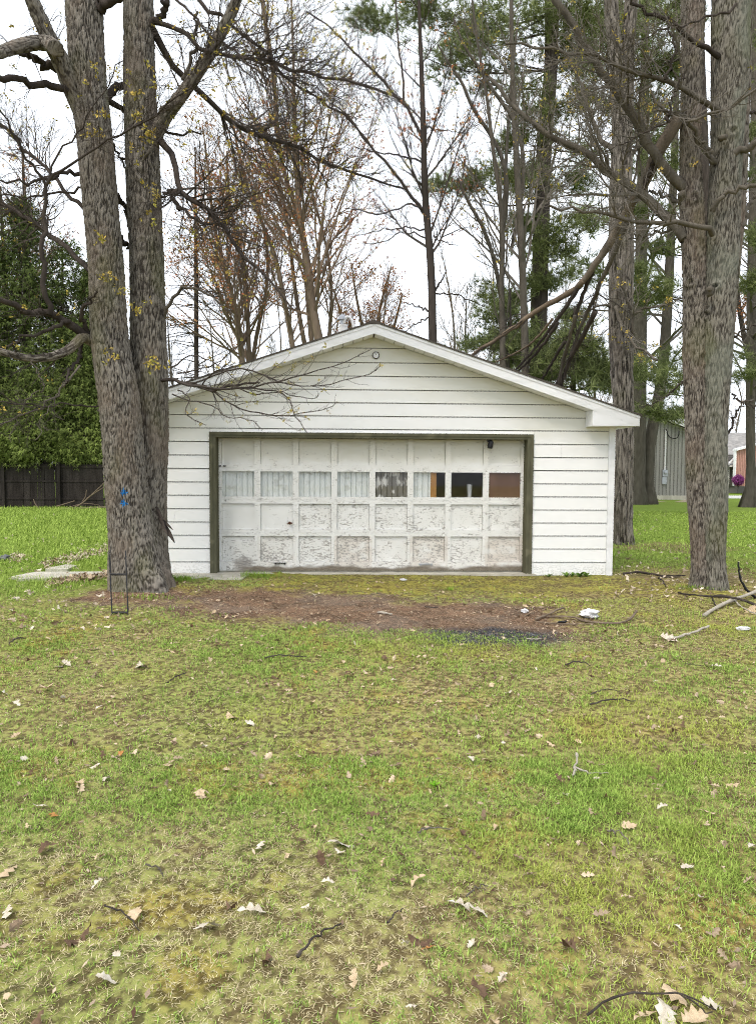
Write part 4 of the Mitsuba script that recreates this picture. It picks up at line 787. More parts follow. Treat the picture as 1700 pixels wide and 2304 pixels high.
back_tree('maple_tree', 'orange-leaved maple at the right edge behind the grey tree', [[(1722, 1110, 18), (1706, 900, 13), (1678, 780, 11), (1656, 640, 9), (1644, 480, 6), (1640, 340, 4)], [(1712, 900, 14), (1700, 780, 11), (1690, 700, 9), (1700, 560, 6)]], 40, 'mat_limb_dark', fan(40, (25, 55), (0.2, 0.45), 0.05), 'mat_twig_brown', buds=[dict(m='mat_bud_red', per=500, size=0.15, leaf=5, spread=0.15)])
back_tree('maple_tree', 'orange-budded maple rising above the cedars at the left edge', [[(60, 1150, 24), (62, 800, 18), (58, 600, 13), (55, 450, 8), (50, 330, 4)], [(20, 900, 14), (10, 600, 9), (0, 420, 5)]], 36, 'mat_limb_dark', fan(60, (25, 55), (0.2, 0.45), 0.06), 'mat_twig_brown', buds=[dict(m='mat_bud_red', per=420, size=0.13, leaf=5, spread=0.12, keep=lambda C: C[:, 2] > 8)])
# bare trees and brush far off
bx = [(395, 40, 690), (480, 46, 700), (620, 50, 640), (760, 38, 690), (860, 44, 600), (1010, 42, 560), (1060, 36, 640), (1110, 48, 520), (1260, 52, 480), (1340, 40, 600), (1560, 70, 850), (1655, 78, 840), (1730, 66, 800), (250, 60, 700), (-60, 48, 650)]
BL = ['far bare tree between the double trunk and the dead conifer', 'far bare tree between the dead conifer and the orange-barked maple', 'far bare tree seen through the red-budded maple', 'far bare tree behind the roof vent pipe', 'far bare tree just left of the slender dark tree',
      'far bare tree between the slender tree and the mossy stems', 'far bare tree behind the small pine on the right slope', 'far bare tree behind the mossy stem clump', 'far bare tree behind the tall pine', 'far bare tree behind the leaning broken limb', 'far bare tree behind the grey double trunk', 'far bare tree above the distant house roof', 'far bare tree at the right edge beyond the house', 'far bare tree behind the maple double trunk', 'far bare tree beyond the cedars at the left edge']
for i, (u, Y, vt) in enumerate(bx):
    back_tree('bare_tree', BL[i], [[(u, 1130, 10 * 30 / Y), (u + 4, 950, 8 * 30 / Y), (u + (i % 3 - 1) * 12, (vt + 950) / 2, 6 * 30 / Y), (u + (i % 5 - 2) * 9, vt, 1.5)]], Y, 'mat_far_trunk',
              [dict(count=26, ang=(20, 50), length=(0.25, 0.55), upb=0.1, wig=0.1, seg=6, tmin=0.2, rs=0.5, rend=0.011), dict(count=120, ang=(20, 50), length=(0.3, 0.6), upb=0.06, wig=0.12, seg=4, rs=0.6, rend=0.009), dict(count=300, ang=(20, 50), length=(0.3, 0.8), rel=False, upb=0.05, wig=0.12, seg=3, rs=0.7, rend=0.007)], 'mat_twig_brown' if i % 2 else 'mat_twig_grey', group='bare trees in the far woods', sides=7)
# ---- pines: trunk, whorled branches and clumps of needles
def needles(C, axis, size, n, r):
    """tufts: n needles at every point of C, streaming roughly along axis"""
    m = len(C) * n
    c = np.repeat(C, n, 0)
    d = np.repeat(axis, n, 0) * 0.8 + r.normal(size=(m, 3)) * 0.6; d /= np.linalg.norm(d, axis=1, keepdims=True)
    w = np.cross(d, r.normal(size=(m, 3))); w /= np.linalg.norm(w, axis=1, keepdims=True)
    L = size * r.uniform(0.6, 1.2, m)[:, None]
    v = np.stack([c + w * L * 0.035, c - w * L * 0.035, c + d * L], 1).reshape(-1, 3)
    f = np.arange(m * 3).reshape(-1, 3)
    u = np.clip(np.repeat(r.random(len(C)), n) * 0.7 + r.random(m) * 0.3, 0, 1)
    return (v, f), np.repeat(np.stack([u, u], 1), 3, 0)
def pine(label, trunk_px, Y, clumps, dens=1.0, m='mat_limb_dark', tuft=0.33):
    t = Tree('pine_tree', label, 'tree')
    C = np.array([[*at(u, v, Y), metres(w / 2, Y)] for u, v, w in trunk_px]); S = spline(C, 40)
    part(t.key, 'trunk', tubes(S[:, :3], np.maximum(S[:, 3], 0.03), 14), m, smooth=True)
    tw, ct, ax = [], [], []
    for (u, v, ru, rv) in clumps:
        dY = t.r.uniform(-1.6, 1.6)
        c = at(u, v, Y + dY); a, b = metres(ru, Y), metres(rv, Y)
        near = S[np.argmin(np.abs(S[:, 2] - (c[2] - 0.25 * abs(c[0] - S[:, 0].mean())))), :3]
        nb = max(3, int(ru * rv / 260))
        for k in range(nb):
            e = c + t.r.normal(size=3) * np.array([a, a * 0.8, b]) * 0.62
            mid = near * 0.45 + e * 0.55 + np.array([0, 0, -0.12 * np.linalg.norm(e - near)])
            P = spline([near, mid, e], 8); tw.append((P, np.linspace(0.035 if k == 0 else 0.014, 0.006, 8)))
            q = int(42 * dens)
            s = t.r.uniform(0.0, 1, q); base = e + t.r.normal(size=(q, 3)) * np.array([a * 0.46, a * 0.46, b * 0.42])
            ct.append(base); dirv = (e - near) / (np.linalg.norm(e - near) + 1e-9) * 0.5 + np.array([0, 0, 0.45])
            ax.append(np.broadcast_to(dirv, (q, 3)) + t.r.normal(size=(q, 3)) * 0.35)
    P, R = group_lines(tw, 8)
    part(t.key, 'branches', tubes(P, R, 4), m, kind='stuff')
    ms, uv = needles(np.vstack(ct), np.vstack(ax), tuft, 15, t.r)
    part(t.key, 'crown', ms, 'mat_needle', kind='stuff', uv=uv)
pine('tall pine behind the right roof slope with tufts of dark needles', [(1212, 1150, 44), (1211, 763, 38), (1216, 545, 36), (1222, 363, 34), (1230, 250, 32), (1237, 180, 30), (1240, 0, 29), (1243, -250, 22), (1245, -500, 14)], 25,
     [(1205, 215, 38, 34), (1255, 262, 40, 24), (1210, 390, 55, 26), (1150, 425, 55, 26), (1265, 505, 55, 30), (1295, 425, 45, 24), (1135, 665, 45, 26), (1195, 640, 40, 22), (1270, 560, 40, 18), (1180, 500, 30, 14), (1245, 620, 40, 16),
      (1190, 30, 80, 30), (1110, 40, 70, 26), (1010, 130, 55, 24), (1060, 95, 50, 22), (1015, 420, 45, 20), (1065, 405, 40, 24), (900, 22, 70, 16), (830, 40, 50, 16), (985, 30, 60, 22), (1300, 60, 60, 30), (1110, 150, 40, 18), (1290, 200, 40, 18), (1280, 120, 40, 24), (1150, 320, 30, 14)])
pine('pine partly hidden behind the furrowed trunk and the grey tree', [(1592, 1140, 36), (1592, 900, 30), (1588, 600, 26), (1580, 300, 22), (1570, 0, 17), (1560, -300, 10)], 28,
     [(1470, 60, 45, 40), (1450, 130, 50, 34), (1500, 150, 36, 34), (1470, 235, 50, 30), (1440, 300, 40, 22), (1480, 385, 46, 28), (1455, 470, 36, 18), (1500, 300, 36, 26), (1465, 640, 55, 26), (1440, 600, 40, 18), (1500, 560, 34, 20), (1510, 660, 34, 24), (1480, 840, 70, 26), (1445, 850, 40, 18), (1520, 870, 34, 26), (1345, 80, 40, 26), (1350, 250, 30, 18), (1500, 930, 36, 22), (1525, 950, 30, 16)], 1.0)
pine('young pine behind the middle of the right roof slope', [(1288, 1150, 18), (1288, 900, 14), (1290, 760, 7), (1292, 690, 3)], 22, [(1250, 800, 46, 22), (1300, 830, 60, 24), (1350, 860, 50, 26), (1290, 770, 46, 20), (1330, 800, 44, 24), (1290, 720, 30, 16), (1230, 850, 40, 20)], 1.1)
pine('small pine behind the right roof slope under the leaning limb', [(1150, 1150, 16), (1150, 900, 12), (1148, 740, 6), (1147, 650, 3)], 23, [(1110, 720, 46, 22), (1165, 745, 50, 24), (1125, 790, 55, 22), (1190, 790, 50, 24), (1090, 770, 40, 18), (1150, 680, 28, 16), (1215, 760, 40, 20)], 1.0)
pine('pine bough reaching in from beyond the right edge', [(1768, 1140, 22), (1768, 850, 18), (1768, 500, 15), (1768, 100, 10)], 30, [(1672, 825, 40, 20), (1700, 840, 36, 18), (1690, 130, 34, 26), (1688, 400, 28, 26), (1690, 560, 34, 24), (1676, 640, 26, 14), (1700, 300, 26, 22)], 1.0)
pine('pine at the top of the picture behind the right tree group', [(1401, 1140, 26), (1399, 700, 20), (1396, 300, 17), (1394, 0, 14), (1392, -300, 9)], 30, [(1330, 20, 60, 34), (1390, 40, 50, 30), (1320, 150, 40, 24), (1440, 20, 50, 34), (1500, 40, 40, 34), (1330, 330, 40, 22), (1330, 480, 36, 22), (1340, 610, 40, 20)], 1.0)

# ---- cedars over the fence on the left
def cedar(label, u, Y, v_top, half, seed, bottom=1042, gaps=1.0):
    t = Tree('cedar_tree', label, 'tree')
    r = np.random.default_rng(seed)
    base, top = at(u, 1142, Y), at(u, v_top, Y)
    S = spline(np.array([[*base, 0.22], [*((base + top) / 2), 0.13], [*(top - [0, 0, 0.8]), 0.02]]), 14)
    part(t.key, 'trunk', tubes(S[:, :3], S[:, 3], 9), 'mat_limb_dark', smooth=True)
    zb, zt, hw = at(u, bottom, Y)[2], top[2], metres(half, Y)
    n = 1250
    t_ = r.random(n) ** 0.8                                    # height along the crown
    prof = hw * np.clip(1.15 * (1 - t_ ** 3.2) + 0.02, 0.1, 1.15) * np.clip(0.55 + t_ * 5, 0, 1)
    a = r.uniform(0, 2 * np.pi, n); rad = prof * np.sqrt(r.uniform(0.12, 1, n)) * (0.75 + 0.5 * meshkit.noise(np.stack([np.cos(a) * 1.6, np.sin(a) * 1.6, t_ * 7], -1), seed))
    tip = np.stack([base[0] + (S[7, 0] - base[0]) * t_ + np.cos(a) * rad, Y + np.sin(a) * rad, zb + (zt - zb) * t_ - 0.10 * rad], 1)
    ctr = np.stack([base[0] + 0 * t_, Y + 0 * t_, zb + (zt - zb) * t_ + 0.25 * rad], 1)
    keep = meshkit.fbm(tip * 0.8, 2, seed + 1) > 0.37 + 0.09 * gaps * t_
    tip, ctr, t_ = tip[keep], ctr[keep], t_[keep]; n = len(tip)
    br = np.stack([ctr, (ctr * 0.5 + tip * 0.5) + [0, 0, 0.1], tip], 1); part(t.key, 'branches', tubes(br[::3], np.broadcast_to([0.03, 0.018, 0.006], (len(br[::3]), 3)), 3), 'mat_limb_dark', kind='stuff')
    out = tip - ctr; out /= np.linalg.norm(out, axis=1, keepdims=True) + 1e-9
    # flat drooping fans of scale-leaf sprays
    per = 17
    c = np.repeat(tip, per, 0) + r.normal(size=(n * per, 3)) * [0.26, 0.26, 0.2]
    ax = np.repeat(out, per, 0) * 0.7 + np.array([0, 0, -0.6]) + r.normal(size=(n * per, 3)) * 0.4; ax /= np.linalg.norm(ax, axis=1, keepdims=True)
    sd = np.cross(ax, r.normal(size=(n * per, 3)) * 0.7 + [0, 0, 0.5]); sd /= np.linalg.norm(sd, axis=1, keepdims=True)
    L = r.uniform(0.13, 0.30, n * per)[:, None]
    tri = []
    for ang in (-0.75, 0.0, 0.75):
        d = ax * math.cos(ang) + sd * math.sin(ang); w = np.cross(d, np.cross(ax, sd)); l = L * (1.0 if ang == 0 else 0.72)
        tri.append(np.stack([c + w * l * 0.10, c - w * l * 0.10, c + d * l], 1))
    V = np.stack(tri, 1).reshape(-1, 3)
    uu = np.repeat(np.clip(r.random(n) * 0.6 + 0.35 * (1 - t_) + 0.05, 0, 1), per) * 0.75 + 0.25 * r.random(n * per)
    uu = uu * np.repeat(1.05 - 0.55 * np.clip(t_ * (1.3 if gaps > 0.5 else 0.5), 0, 1) - 0.25 * r.random(n), per)  # sprays darken up the crown; its upper shadow is painted into their colour
    uu = np.repeat(uu, 9)
    part(t.key, 'crown', (V, np.arange(len(V)).reshape(-1, 3)), 'mat_cedar', kind='stuff', uv=np.stack([uu, uu], 1))
cedar('tall cedar hanging over the fence, leftmost and cut by the picture edge', -55, 33, 470, 100, 5)
cedar('tall cedar with ragged top over the fence, second from the left', 55, 32.6, 455, 96, 6)
cedar('tall thin-topped cedar over the fence, second from the double trunk', 140, 33.2, 500, 88, 7)
cedar('lower cedar over the fence, half behind the double trunk', 215, 32.4, 600, 66, 8, gaps=1.2)
cedar('bright green low cedar hanging over the middle of the fence', 105, 31.9, 810, 85, 9, gaps=0.3)
cedar('bright green low cedar over the left end of the fence', 5, 32.0, 830, 80, 10, gaps=0.3)
cedar('bright green low cedar over the fence beside the trunk', 195, 32.0, 800, 60, 12, gaps=0.3)

# ------------------------------------------------------------------ fence
mat('mat_fence', diffuse(lambda p, n, uv: MX(c3(0.018, 0.015, 0.014), c3(0.062, 0.054, 0.05), FB(p.x * 5, p.z * 1.2, p.y))))
fence = thing('board_fence', 'dark weathered board fence under the cedars', 'fence')
FYD = 31.0
x = -18.6
while x < -8.5:
    w = random.uniform(0.135, 0.15)
    part(fence, 'picket', box(x, x + w, FYD, FYD + 0.022, -0.02 + random.uniform(-.02, .02), 1.86 + random.uniform(-0.02, 0.02)), 'mat_fence')
    x += w + (random.uniform(0.012, 0.03) if random.random() < 0.18 else 0.004)
for z in (0.35, 1.12, 1.75): part(fence, 'rail', box(-18.6, -8.5, FYD - 0.04, FYD - 0.0015, z - 0.045, z + 0.045), 'mat_fence')
for xx in (-16.4, -13.96, -11.5, -9.06): part(fence, 'post', box(xx - 0.06, xx + 0.06, FYD - 0.13, FYD - 0.042, -0.1, 1.95), 'mat_fence')

# ------------------------------------------------------------------ far buildings
mat('mat_barn', diffuse(lambda p, n, uv: MX(c3(0.28, 0.275, 0.255), c3(0.34, 0.335, 0.31), FB(p.x * 3, p.z * 0.7, 2.0))))
mat('mat_barn_groove', diffuse((0.18, 0.176, 0.163)))
barn = thing('grey_barn', 'grey metal barn with white roof edge and an electric meter', 'barn')
BY = 44.0
xr = at(1546, 1100, BY)[0]; zr = at(1546, 970, BY)[2]; xl = xr - 8.2; xm = (xr + xl) / 2; zm = at(1400, 905, BY)[2]
x = xl; k = 0
while x < xr - 0.05:
    w = 0.228
    zt = lambda a: zr + (zm - zr) * (1 - abs(a - xm) / (xr - xm))
    part(barn, 'panel', prism([(x, 0.25), (min(x + w, xr), 0.25), (min(x + w, xr), zt(min(x + w, xr))), (x, zt(x))], BY, BY + 0.03), 'mat_barn')
    part(barn, 'rib', prism([(x + w, 0.25), (x + w + 0.055, 0.25), (x + w + 0.055, zt(x + w + 0.055)), (x + w, zt(x + w))], BY - 0.02, BY + 0.002), 'mat_barn_groove')
    x += w
part(barn, 'wall', cat([box(xr - 0.05, xr, BY + 0.031, BY + 12, 0.25, zr), box(xl, xl + 0.05, BY + 0.031, BY + 12, 0.25, zr)]), 'mat_barn')
part(barn, 'corner_trim', box(xr - 0.02, xr + 0.10, BY - 0.06, BY + 0.03, 0.2, zr - 0.05), 'mat_white_trim')
part(barn, 'foundation', box(xl - 0.05, xr + 0.05, BY - 0.03, BY + 12, -0.1, 0.249), 'mat_concrete')
def gable_roof(x0, xm, x1, z0, zm, y0, y1, th, over):
    sl = (zm - z0) / (xm - x0)
    a = [(x0 - over, z0 - sl * over), (xm, zm), (xm, zm + th), (x0 - over, z0 - sl * over + th)]
    b = [(xm, zm), (x1 + over, z0 - sl * over), (x1 + over, z0 - sl * over + th), (xm, zm + th)]
    return prism(a, y0, y1), prism(b, y0, y1)
for r_ in gable_roof(xl, xm, xr, zr, zm, BY - 0.5, BY + 12.5, 0.34, 0.4): part(barn, 'roof_slope', r_, 'mat_white_metal')
mx, mz0, mz1 = at(1494, 1060, BY)[0], at(1494, 1058, BY)[2], at(1494, 968, BY)[2]
mtx = part(barn, 'conduit', tubes(np.array([[mx, BY - 0.06, mz0], [mx, BY - 0.06, (mz0 + mz1) / 2], [mx, BY - 0.06, mz1]]), np.full(3, 0.045), 8), 'mat_white_metal', smooth=True)
part(barn, 'meter_box', cat([box(mx - 0.15, mx + 0.15, BY - 0.16, BY - 0.021, mz0 - 0.38, mz0 + 0.02), lathe([(0, 0.12), (0.09, 0.1), (0.11, 0.0)], 14, 'y', (mx + 0.01, BY - 0.16, mz0 - 0.15))]), 'mat_galv')
part(barn, 'breaker_box', box(mx - 0.17, mx + 0.1, BY - 0.14, BY - 0.021, mz0 - 0.86, mz0 - 0.42), 'mat_galv')
cab = spline([(mx, BY - 0.1, mz1 + 0.06), (mx + 0.25, BY - 0.15, mz1 - 0.45), (mx + 0.6, BY - 0.2, mz1 - 0.5), (mx + 0.75, BY - 0.2, mz1 - 0.05)], 14)
part(barn, 'service_cable', tubes(cab, np.full(14, 0.03), 5), 'mat_black', smooth=True)
# house beyond the driveway
mat('mat_far_shingle', diffuse(lambda p, n, uv: MX(c3(0.20, 0.195, 0.19), c3(0.36, 0.35, 0.34), N(p.x * 5, p.y * 5, p.z * 9))))
mat('mat_salmon', diffuse((0.44, 0.25, 0.205)))
mat('mat_grey_siding', diffuse((0.13, 0.125, 0.12)))
house = thing('house', 'distant house with grey shingle roof and salmon pink garage wing', 'house')
HY = 60.0
def hx(u): return at(u, 1050, HY)[0]
def hz(v): return at(1660, v, HY)[2]
def wx(u): return at(u, 1050, HY - 1.5)[0]
b0 = hz(1093)
for i in range(14):
    z0 = b0 + i * 0.19
    part(house, 'siding_board', prism([(hx(1570), z0), (hx(1652.5), z0), (hx(1652.5), z0 + 0.17), (hx(1570), z0 + 0.17)], HY - 0.02, HY + 0.1), 'mat_grey_siding')
part(house, 'wall', prism([(hx(1570), 0), (hx(1760), 0), (hx(1760), hz(1035)), (hx(1570), hz(1035))], HY + 0.101, HY + 0.3), 'mat_barn_groove')
part(house, 'gable', prism([(hx(1634), hz(1046)), (hx(1653), hz(1046)), (hx(1653), hz(1022))], HY - 0.1, HY + 0.1), 'mat_grey_siding')
ra, rb = hz(1046), hz(976)
V = np.array([[hx(1560), HY - 0.6, ra], [hx(1790), HY - 0.6, ra], [hx(1790), HY + 5, rb + 0.4], [hx(1560), HY + 5, rb + 0.4], [hx(1560), HY - 0.6, ra - 0.2], [hx(1790), HY - 0.6, ra - 0.2], [hx(1790), HY + 5, rb + 0.2], [hx(1560), HY + 5, rb + 0.2]])
part(house, 'roof', (V, np.array([[0, 1, 2], [0, 2, 3], [4, 6, 5], [4, 7, 6], [0, 4, 5], [0, 5, 1], [1, 5, 6], [1, 6, 2], [3, 2, 6], [3, 6, 7], [0, 3, 7], [0, 7, 4]])), 'mat_far_shingle')
part(house, 'rake_trim', prism([(hx(1625), hz(1047)), (hx(1629), hz(1047)), (hx(1646), hz(1027)), (hx(1646), hz(1023))], HY - 0.75, HY - 0.61), 'mat_white_trim')
part(house, 'gutter', cat([prism([(hx(1632), hz(1051)), (hx(1638), hz(1051)), (hx(1638), hz(1047)), (hx(1632), hz(1047))], HY - 0.7, HY - 0.3), box(hx(1635.6), hx(1637.4), HY - 0.25, HY - 0.15, b0, hz(1051))]), 'mat_white_metal', label='white gutter and downspout')
xs = np.linspace(wx(1655), wx(1700), 13)
for i in range(12):
    s_ = 0.055 * 0
    zt = lambda a: hz(1016) + (a - wx(1655)) * 0.30
    part(house, 'wall_panel', prism([(xs[i], b0), (xs[i + 1] - 0.03, b0), (xs[i + 1] - 0.03, zt(xs[i + 1])), (xs[i], zt(xs[i]))], HY - 1.5, HY - 1.2), 'mat_salmon', label='salmon pink wall panel')
part(house, 'corner_trim', box(wx(1652.6), wx(1654.9), HY - 1.53, HY - 1.19, b0, hz(1015)), 'mat_white_trim')
part(house, 'eave_trim', prism([(wx(1652), hz(1015.5)), (wx(1700), hz(1015.5) + (wx(1700) - wx(1655)) * 0.3), (wx(1700), hz(1011.5) + (wx(1700) - wx(1655)) * 0.3), (wx(1652), hz(1011.5))], HY - 1.8, HY - 1.1), 'mat_white_trim')
mat('mat_azalea', by_uv((0.12, 0.02, 0.10), (0.34, 0.10, 0.30)))
az = thing('azalea_bush', 'round magenta flowering bush before the salmon wall', 'bush')
ac = at(1660, 1083, 58)
nb = 700; d_ = rng.normal(size=(nb, 3)); d_ /= np.linalg.norm(d_, axis=1, keepdims=True); d_[:, 2] = d_[:, 2] * 0.95
C_ = ac + np.array([0, 0, 0.1]) + d_ * (0.42 * rng.random((nb, 1)) ** 0.3)
part(az, 'flowers', *leaves_at(C_, 0.13, 3, 0.03, rng, 'mat_azalea'), kind='stuff', **LAST)
st = np.array([spline([ac * [1, 1, 0], ac * [1, 1, 0.5], c], 4) for c in C_[:24]]); part(az, 'stem', tubes(st, np.full((24, 4), 0.012), 4), 'mat_twig')
mat('mat_driveway', diffuse((0.50, 0.49, 0.47)))
dv = [at(u, v, 1) for u, v in ()]
structure('driveway', (np.array([[8, 47.5, -0.024], [90, 47.5, -0.024], [90, 53.5, -0.024], [8, 53.5, -0.024]], float), np.array([[0, 1, 2], [0, 2, 3]])), 'mat_driveway', label='pale gravel driveway beyond the right lawn')
mat('mat_gravel', diffuse(lambda p, n, uv: MX(c3(0.24, 0.2, 0.14), c3(0.42, 0.36, 0.27), N(p.x * 8, p.y * 8, 1.0))))
structure('gravel_strip', (np.array([[xl - 1, 40.5, -0.022], [xr + 0.4, 40.5, -0.022], [xr + 0.4, 43.97, -0.022], [xl - 1, 43.97, -0.022]], float), np.array([[0, 1, 2], [0, 2, 3]])), 'mat_gravel', label='tan gravel along the foot of the grey barn')

# ------------------------------------------------------------------ grass and straw
def blades(x, y, L, W, lean, r, uvx, bend=0.5):
    n = len(x); z = height(x, y) - 0.004
    a = r.uniform(0, 2 * np.pi, n); d = np.stack([np.cos(a), np.sin(a)], 1); w = np.stack([-d[:, 1], d[:, 0]], 1) * (W / 2)[:, None]
    b = np.c_[x, y, z]
    h1 = np.c_[d * (L * np.sin(lean) * 0.45)[:, None], L * np.cos(lean) * 0.6]; l2 = np.clip(lean + bend * r.uniform(0.1, 1, n), 0, 1.54)
    h2 = h1 + np.c_[d * (L * np.sin(l2) * 0.55)[:, None], L * np.cos(l2) * 0.45]
    w3 = np.c_[w, np.zeros(n)]
    V = np.stack([b, b + h1 + w3, b + h1 - w3, b + h2], 1).reshape(-1, 3)
    k = np.arange(n)[:, None] * 4
    Fc = np.vstack([k + [0, 1, 2], k + [1, 3, 2]])
    return (V, Fc), np.repeat(np.stack([uvx, uvx], 1), 4, 0)
def scatter(n, y0, y1, r, wide=0.62, pad=0.9):
    y = np.sqrt(r.uniform(y0 * y0, y1 * y1, n)); x = (r.random(n) * 2 - 1) * (y * wide + pad)
    return x, y
gr = np.random.default_rng(33)
def blocked(x, y):
    c, s = math.cos(GTH), math.sin(GTH)
    lx, ly = (x - GO[0]) * c + (y - GO[1]) * s, -(x - GO[0]) * s + (y - GO[1]) * c
    b = (np.abs(lx) < 3.86) & (ly > -0.32)
    b |= (lx < -2.0) & (lx > -3.9) & (ly > -0.75)
    b |= (y > 10.5) & (y < 11.35) & (x < -3.55) & (x > -5.7)
    return b
parts_g, parts_s = [], []
for (n, y0, y1, L, W) in ((340000, 1.7, 4.0, (0.014, 0.04), 0.0034), (215000, 4.0, 7.5, (0.018, 0.045), 0.0048), (135000, 7.5, 13.0, (0.022, 0.055), 0.0068), (95000, 13, 30, (0.04, 0.09), 0.014)):
    x, y = scatter(n, y0, y1, gr)
    g = green_np(x, y); dm = dirt_np(x, y); ok = ~blocked(x, y)
    strip = (y > 9.0) & (y < 11.4) & (x > -1.6) & (x < 5.8)
    keepp = np.clip((dm - 0.85) / 0.4, 0.0, 1) * np.where(strip, 0.12, 1)
    isg = gr.random(n) < g
    tuft = np.clip((meshkit.noise(np.stack([x * 9, y * 9, 0 * x], -1), 4) - 0.15) * 1.7, 0.38, 1)
    sel = ok & isg & (gr.random(n) < keepp * np.where(y < 12, tuft, 1))
    k = sel.sum(); Ls = gr.uniform(*L, k) * (0.7 + 0.55 * g[sel]) * np.where((x[sel] < -3.4) & (y[sel] > 9), 1.7, 1)
    parts_g.append(blades(x[sel], y[sel], Ls, np.full(k, W) * gr.uniform(0.7, 1.3, k), gr.uniform(0.15, 1.15, k), gr, gr.random(k)))
    if y0 < 13:
        sel = ok & ~isg & (gr.random(n) < np.clip(keepp + 0.12, 0, 1) * np.where(y < 12, 0.35 + 0.65 * tuft, 1) * 0.85)
        k = sel.sum()
        parts_s.append(blades(x[sel], y[sel], gr.uniform(0.010, 0.034, k) * (1 + 0.03 * y1), np.full(k, W) * gr.uniform(0.5, 0.95, k), gr.uniform(1.05, 1.5, k), gr, gr.random(k), 0.25))
for name, pp, m, lab in (('lawn_grass', parts_g, 'mat_grass', 'short uneven green lawn grass'), ('dead_grass', parts_s, 'mat_straw', 'pale dead grass matted through the lawn')):
    me = cat([p[0] for p in pp]); uvs = np.vstack([p[1] for p in pp])
    scene[name] = mikit.ply(me, m, uv=uvs); labels[name] = {'label': lab, 'category': 'grass', 'kind': 'stuff'}
# wood chips, bits of bark and husks on the bare soil
mat('mat_chip', by_uv((0.09, 0.05, 0.035), (0.55, 0.44, 0.32)))
n = 9000
x, y = gr.uniform(-4.6, 2.9, n), gr.uniform(6.2, 10.2, n); k = (dirt_np(x, y) < 1.15) & ~blocked(x, y)
x, y = x[k], y[k]; C = np.c_[x, y, height(x, y) + 0.006]
x2, y2 = scatter(5200, 1.8, 11, gr); k = ~blocked(x2, y2); x2, y2 = x2[k], y2[k]
C = np.vstack([C, np.c_[x2, y2, height(x2, y2) + 0.014]])
a = gr.uniform(0, 6.28, len(C)); L = gr.uniform(0.006, 0.022, len(C)); d = np.c_[np.cos(a), np.sin(a), gr.normal(size=len(C)) * 0.25] * L[:, None]; w = np.c_[-np.sin(a), np.cos(a), gr.normal(size=len(C)) * 0.3] * (L * gr.uniform(0.2, 0.5, len(C)))[:, None]
V = np.stack([C - d, C - w, C + d, C + w], 1).reshape(-1, 3); kk = np.arange(len(C))[:, None] * 4
uu = gr.random(len(C)) ** 1.6
scene['wood_chips'] = mikit.ply((V, np.vstack([kk + [0, 1, 2], kk + [0, 2, 3]])), 'mat_chip', uv=np.repeat(np.stack([uu, uu], 1), 4, 0))
labels['wood_chips'] = {'label': 'wood chips and leaf crumbs strewn over the bare soil and lawn', 'category': 'wood chips', 'kind': 'stuff'}

# ------------------------------------------------------------------ fallen leaves
def leaf_mesh(kind, r):
    n = 11; t = np.linspace(0, 1, n)
    if kind == 'oak': hw = 0.30 * np.sin(np.pi * np.clip(t * 0.93 + 0.05, 0, 1)) ** 0.8 * (0.62 + 0.42 * np.cos(2 * np.pi * 3.4 * t + 0.6))
    else:
        hw = np.interp(t, [0, .12, .22, .34, .42, .58, .68, .78, .9, 1], [.03, .30, .12, .48, .16, .44, .13, .22, .07, 0])
    hw = np.maximum(hw, 0.012); hw[0] = hw[-1] = 0.008
    c1, c2, tw = r.uniform(-0.5, 0.9), r.uniform(-0.9, 1.6), r.uniform(-0.5, 0.5)
    zs = 0.12 * c1 * np.sin(np.pi * t) + 0.06 * np.sin(t * 7 + r.uniform(0, 6))
    V = []
    for s in (-1, 0, 1):
        V.append(np.stack([t - 0.5, s * hw * (1 - 0.12 * abs(c2)), zs + abs(s) * hw ** 1.4 * c2 * 0.8 + s * tw * 0.12 * t + abs(s) * r.normal(size=n) * 0.02], 1))
    V = np.vstack(V); f = []
    for s in range(2):
        for i in range(n - 1): f += [[s * n + i, s * n + i + 1, (s + 1) * n + i + 1], [s * n + i, (s + 1) * n + i + 1, (s + 1) * n + i]]
    return V, np.array(f)
lr = np.random.default_rng(5)
LEAF = {'oak': [leaf_mesh('oak', lr) for _ in range(6)], 'maple': [leaf_mesh('maple', lr) for _ in range(6)]}
for nm, a, b in (('white', (0.36, 0.30, 0.22), (0.70, 0.65, 0.55)), ('tan', (0.38, 0.28, 0.17), (0.60, 0.48, 0.33)), ('brown', (0.075, 0.05, 0.035), (0.20, 0.13, 0.085)), ('orange', (0.30, 0.13, 0.045), (0.48, 0.26, 0.10))):
    mat('mat_leaf_' + nm, diffuse((lambda a, b: lambda p, n, uv: MX(c3(*a), c3(*b), FB(p.x * 60, p.y * 60, p.z * 60, 2)))(a, b), True))
PLY = {(k, m, c): mikit.ply(me, 'mat_leaf_' + c, smooth=True) for k in LEAF for m, me in enumerate(LEAF[k]) for c in ('white', 'tan', 'brown', 'orange')}
def rot(ax, ang):
    return trimesh.transformations.rotation_matrix(ang, ax)
def put_leaf(P, size, colour, kind, label, group=None, tilt=0.3, lift=0.0):
    k = thing('dead_leaf', label, 'leaf', group)
    M = np.eye(4); M[:3, 3] = [P[0], P[1], height(P[0], P[1]) + 0.022 + lift]
    M = M @ rot([0, 0, 1], lr.uniform(0, 6.28)) @ rot([1, 0, 0], lr.normal() * tilt) @ rot([0, 1, 0], lr.normal() * tilt) @ np.diag([size, size * 0.95, size * (0.8 if colour != 'brown' else 1.6), 1])
    scene[k] = moved(PLY[(kind, int(lr.integers(0, 6)), colour)], M)
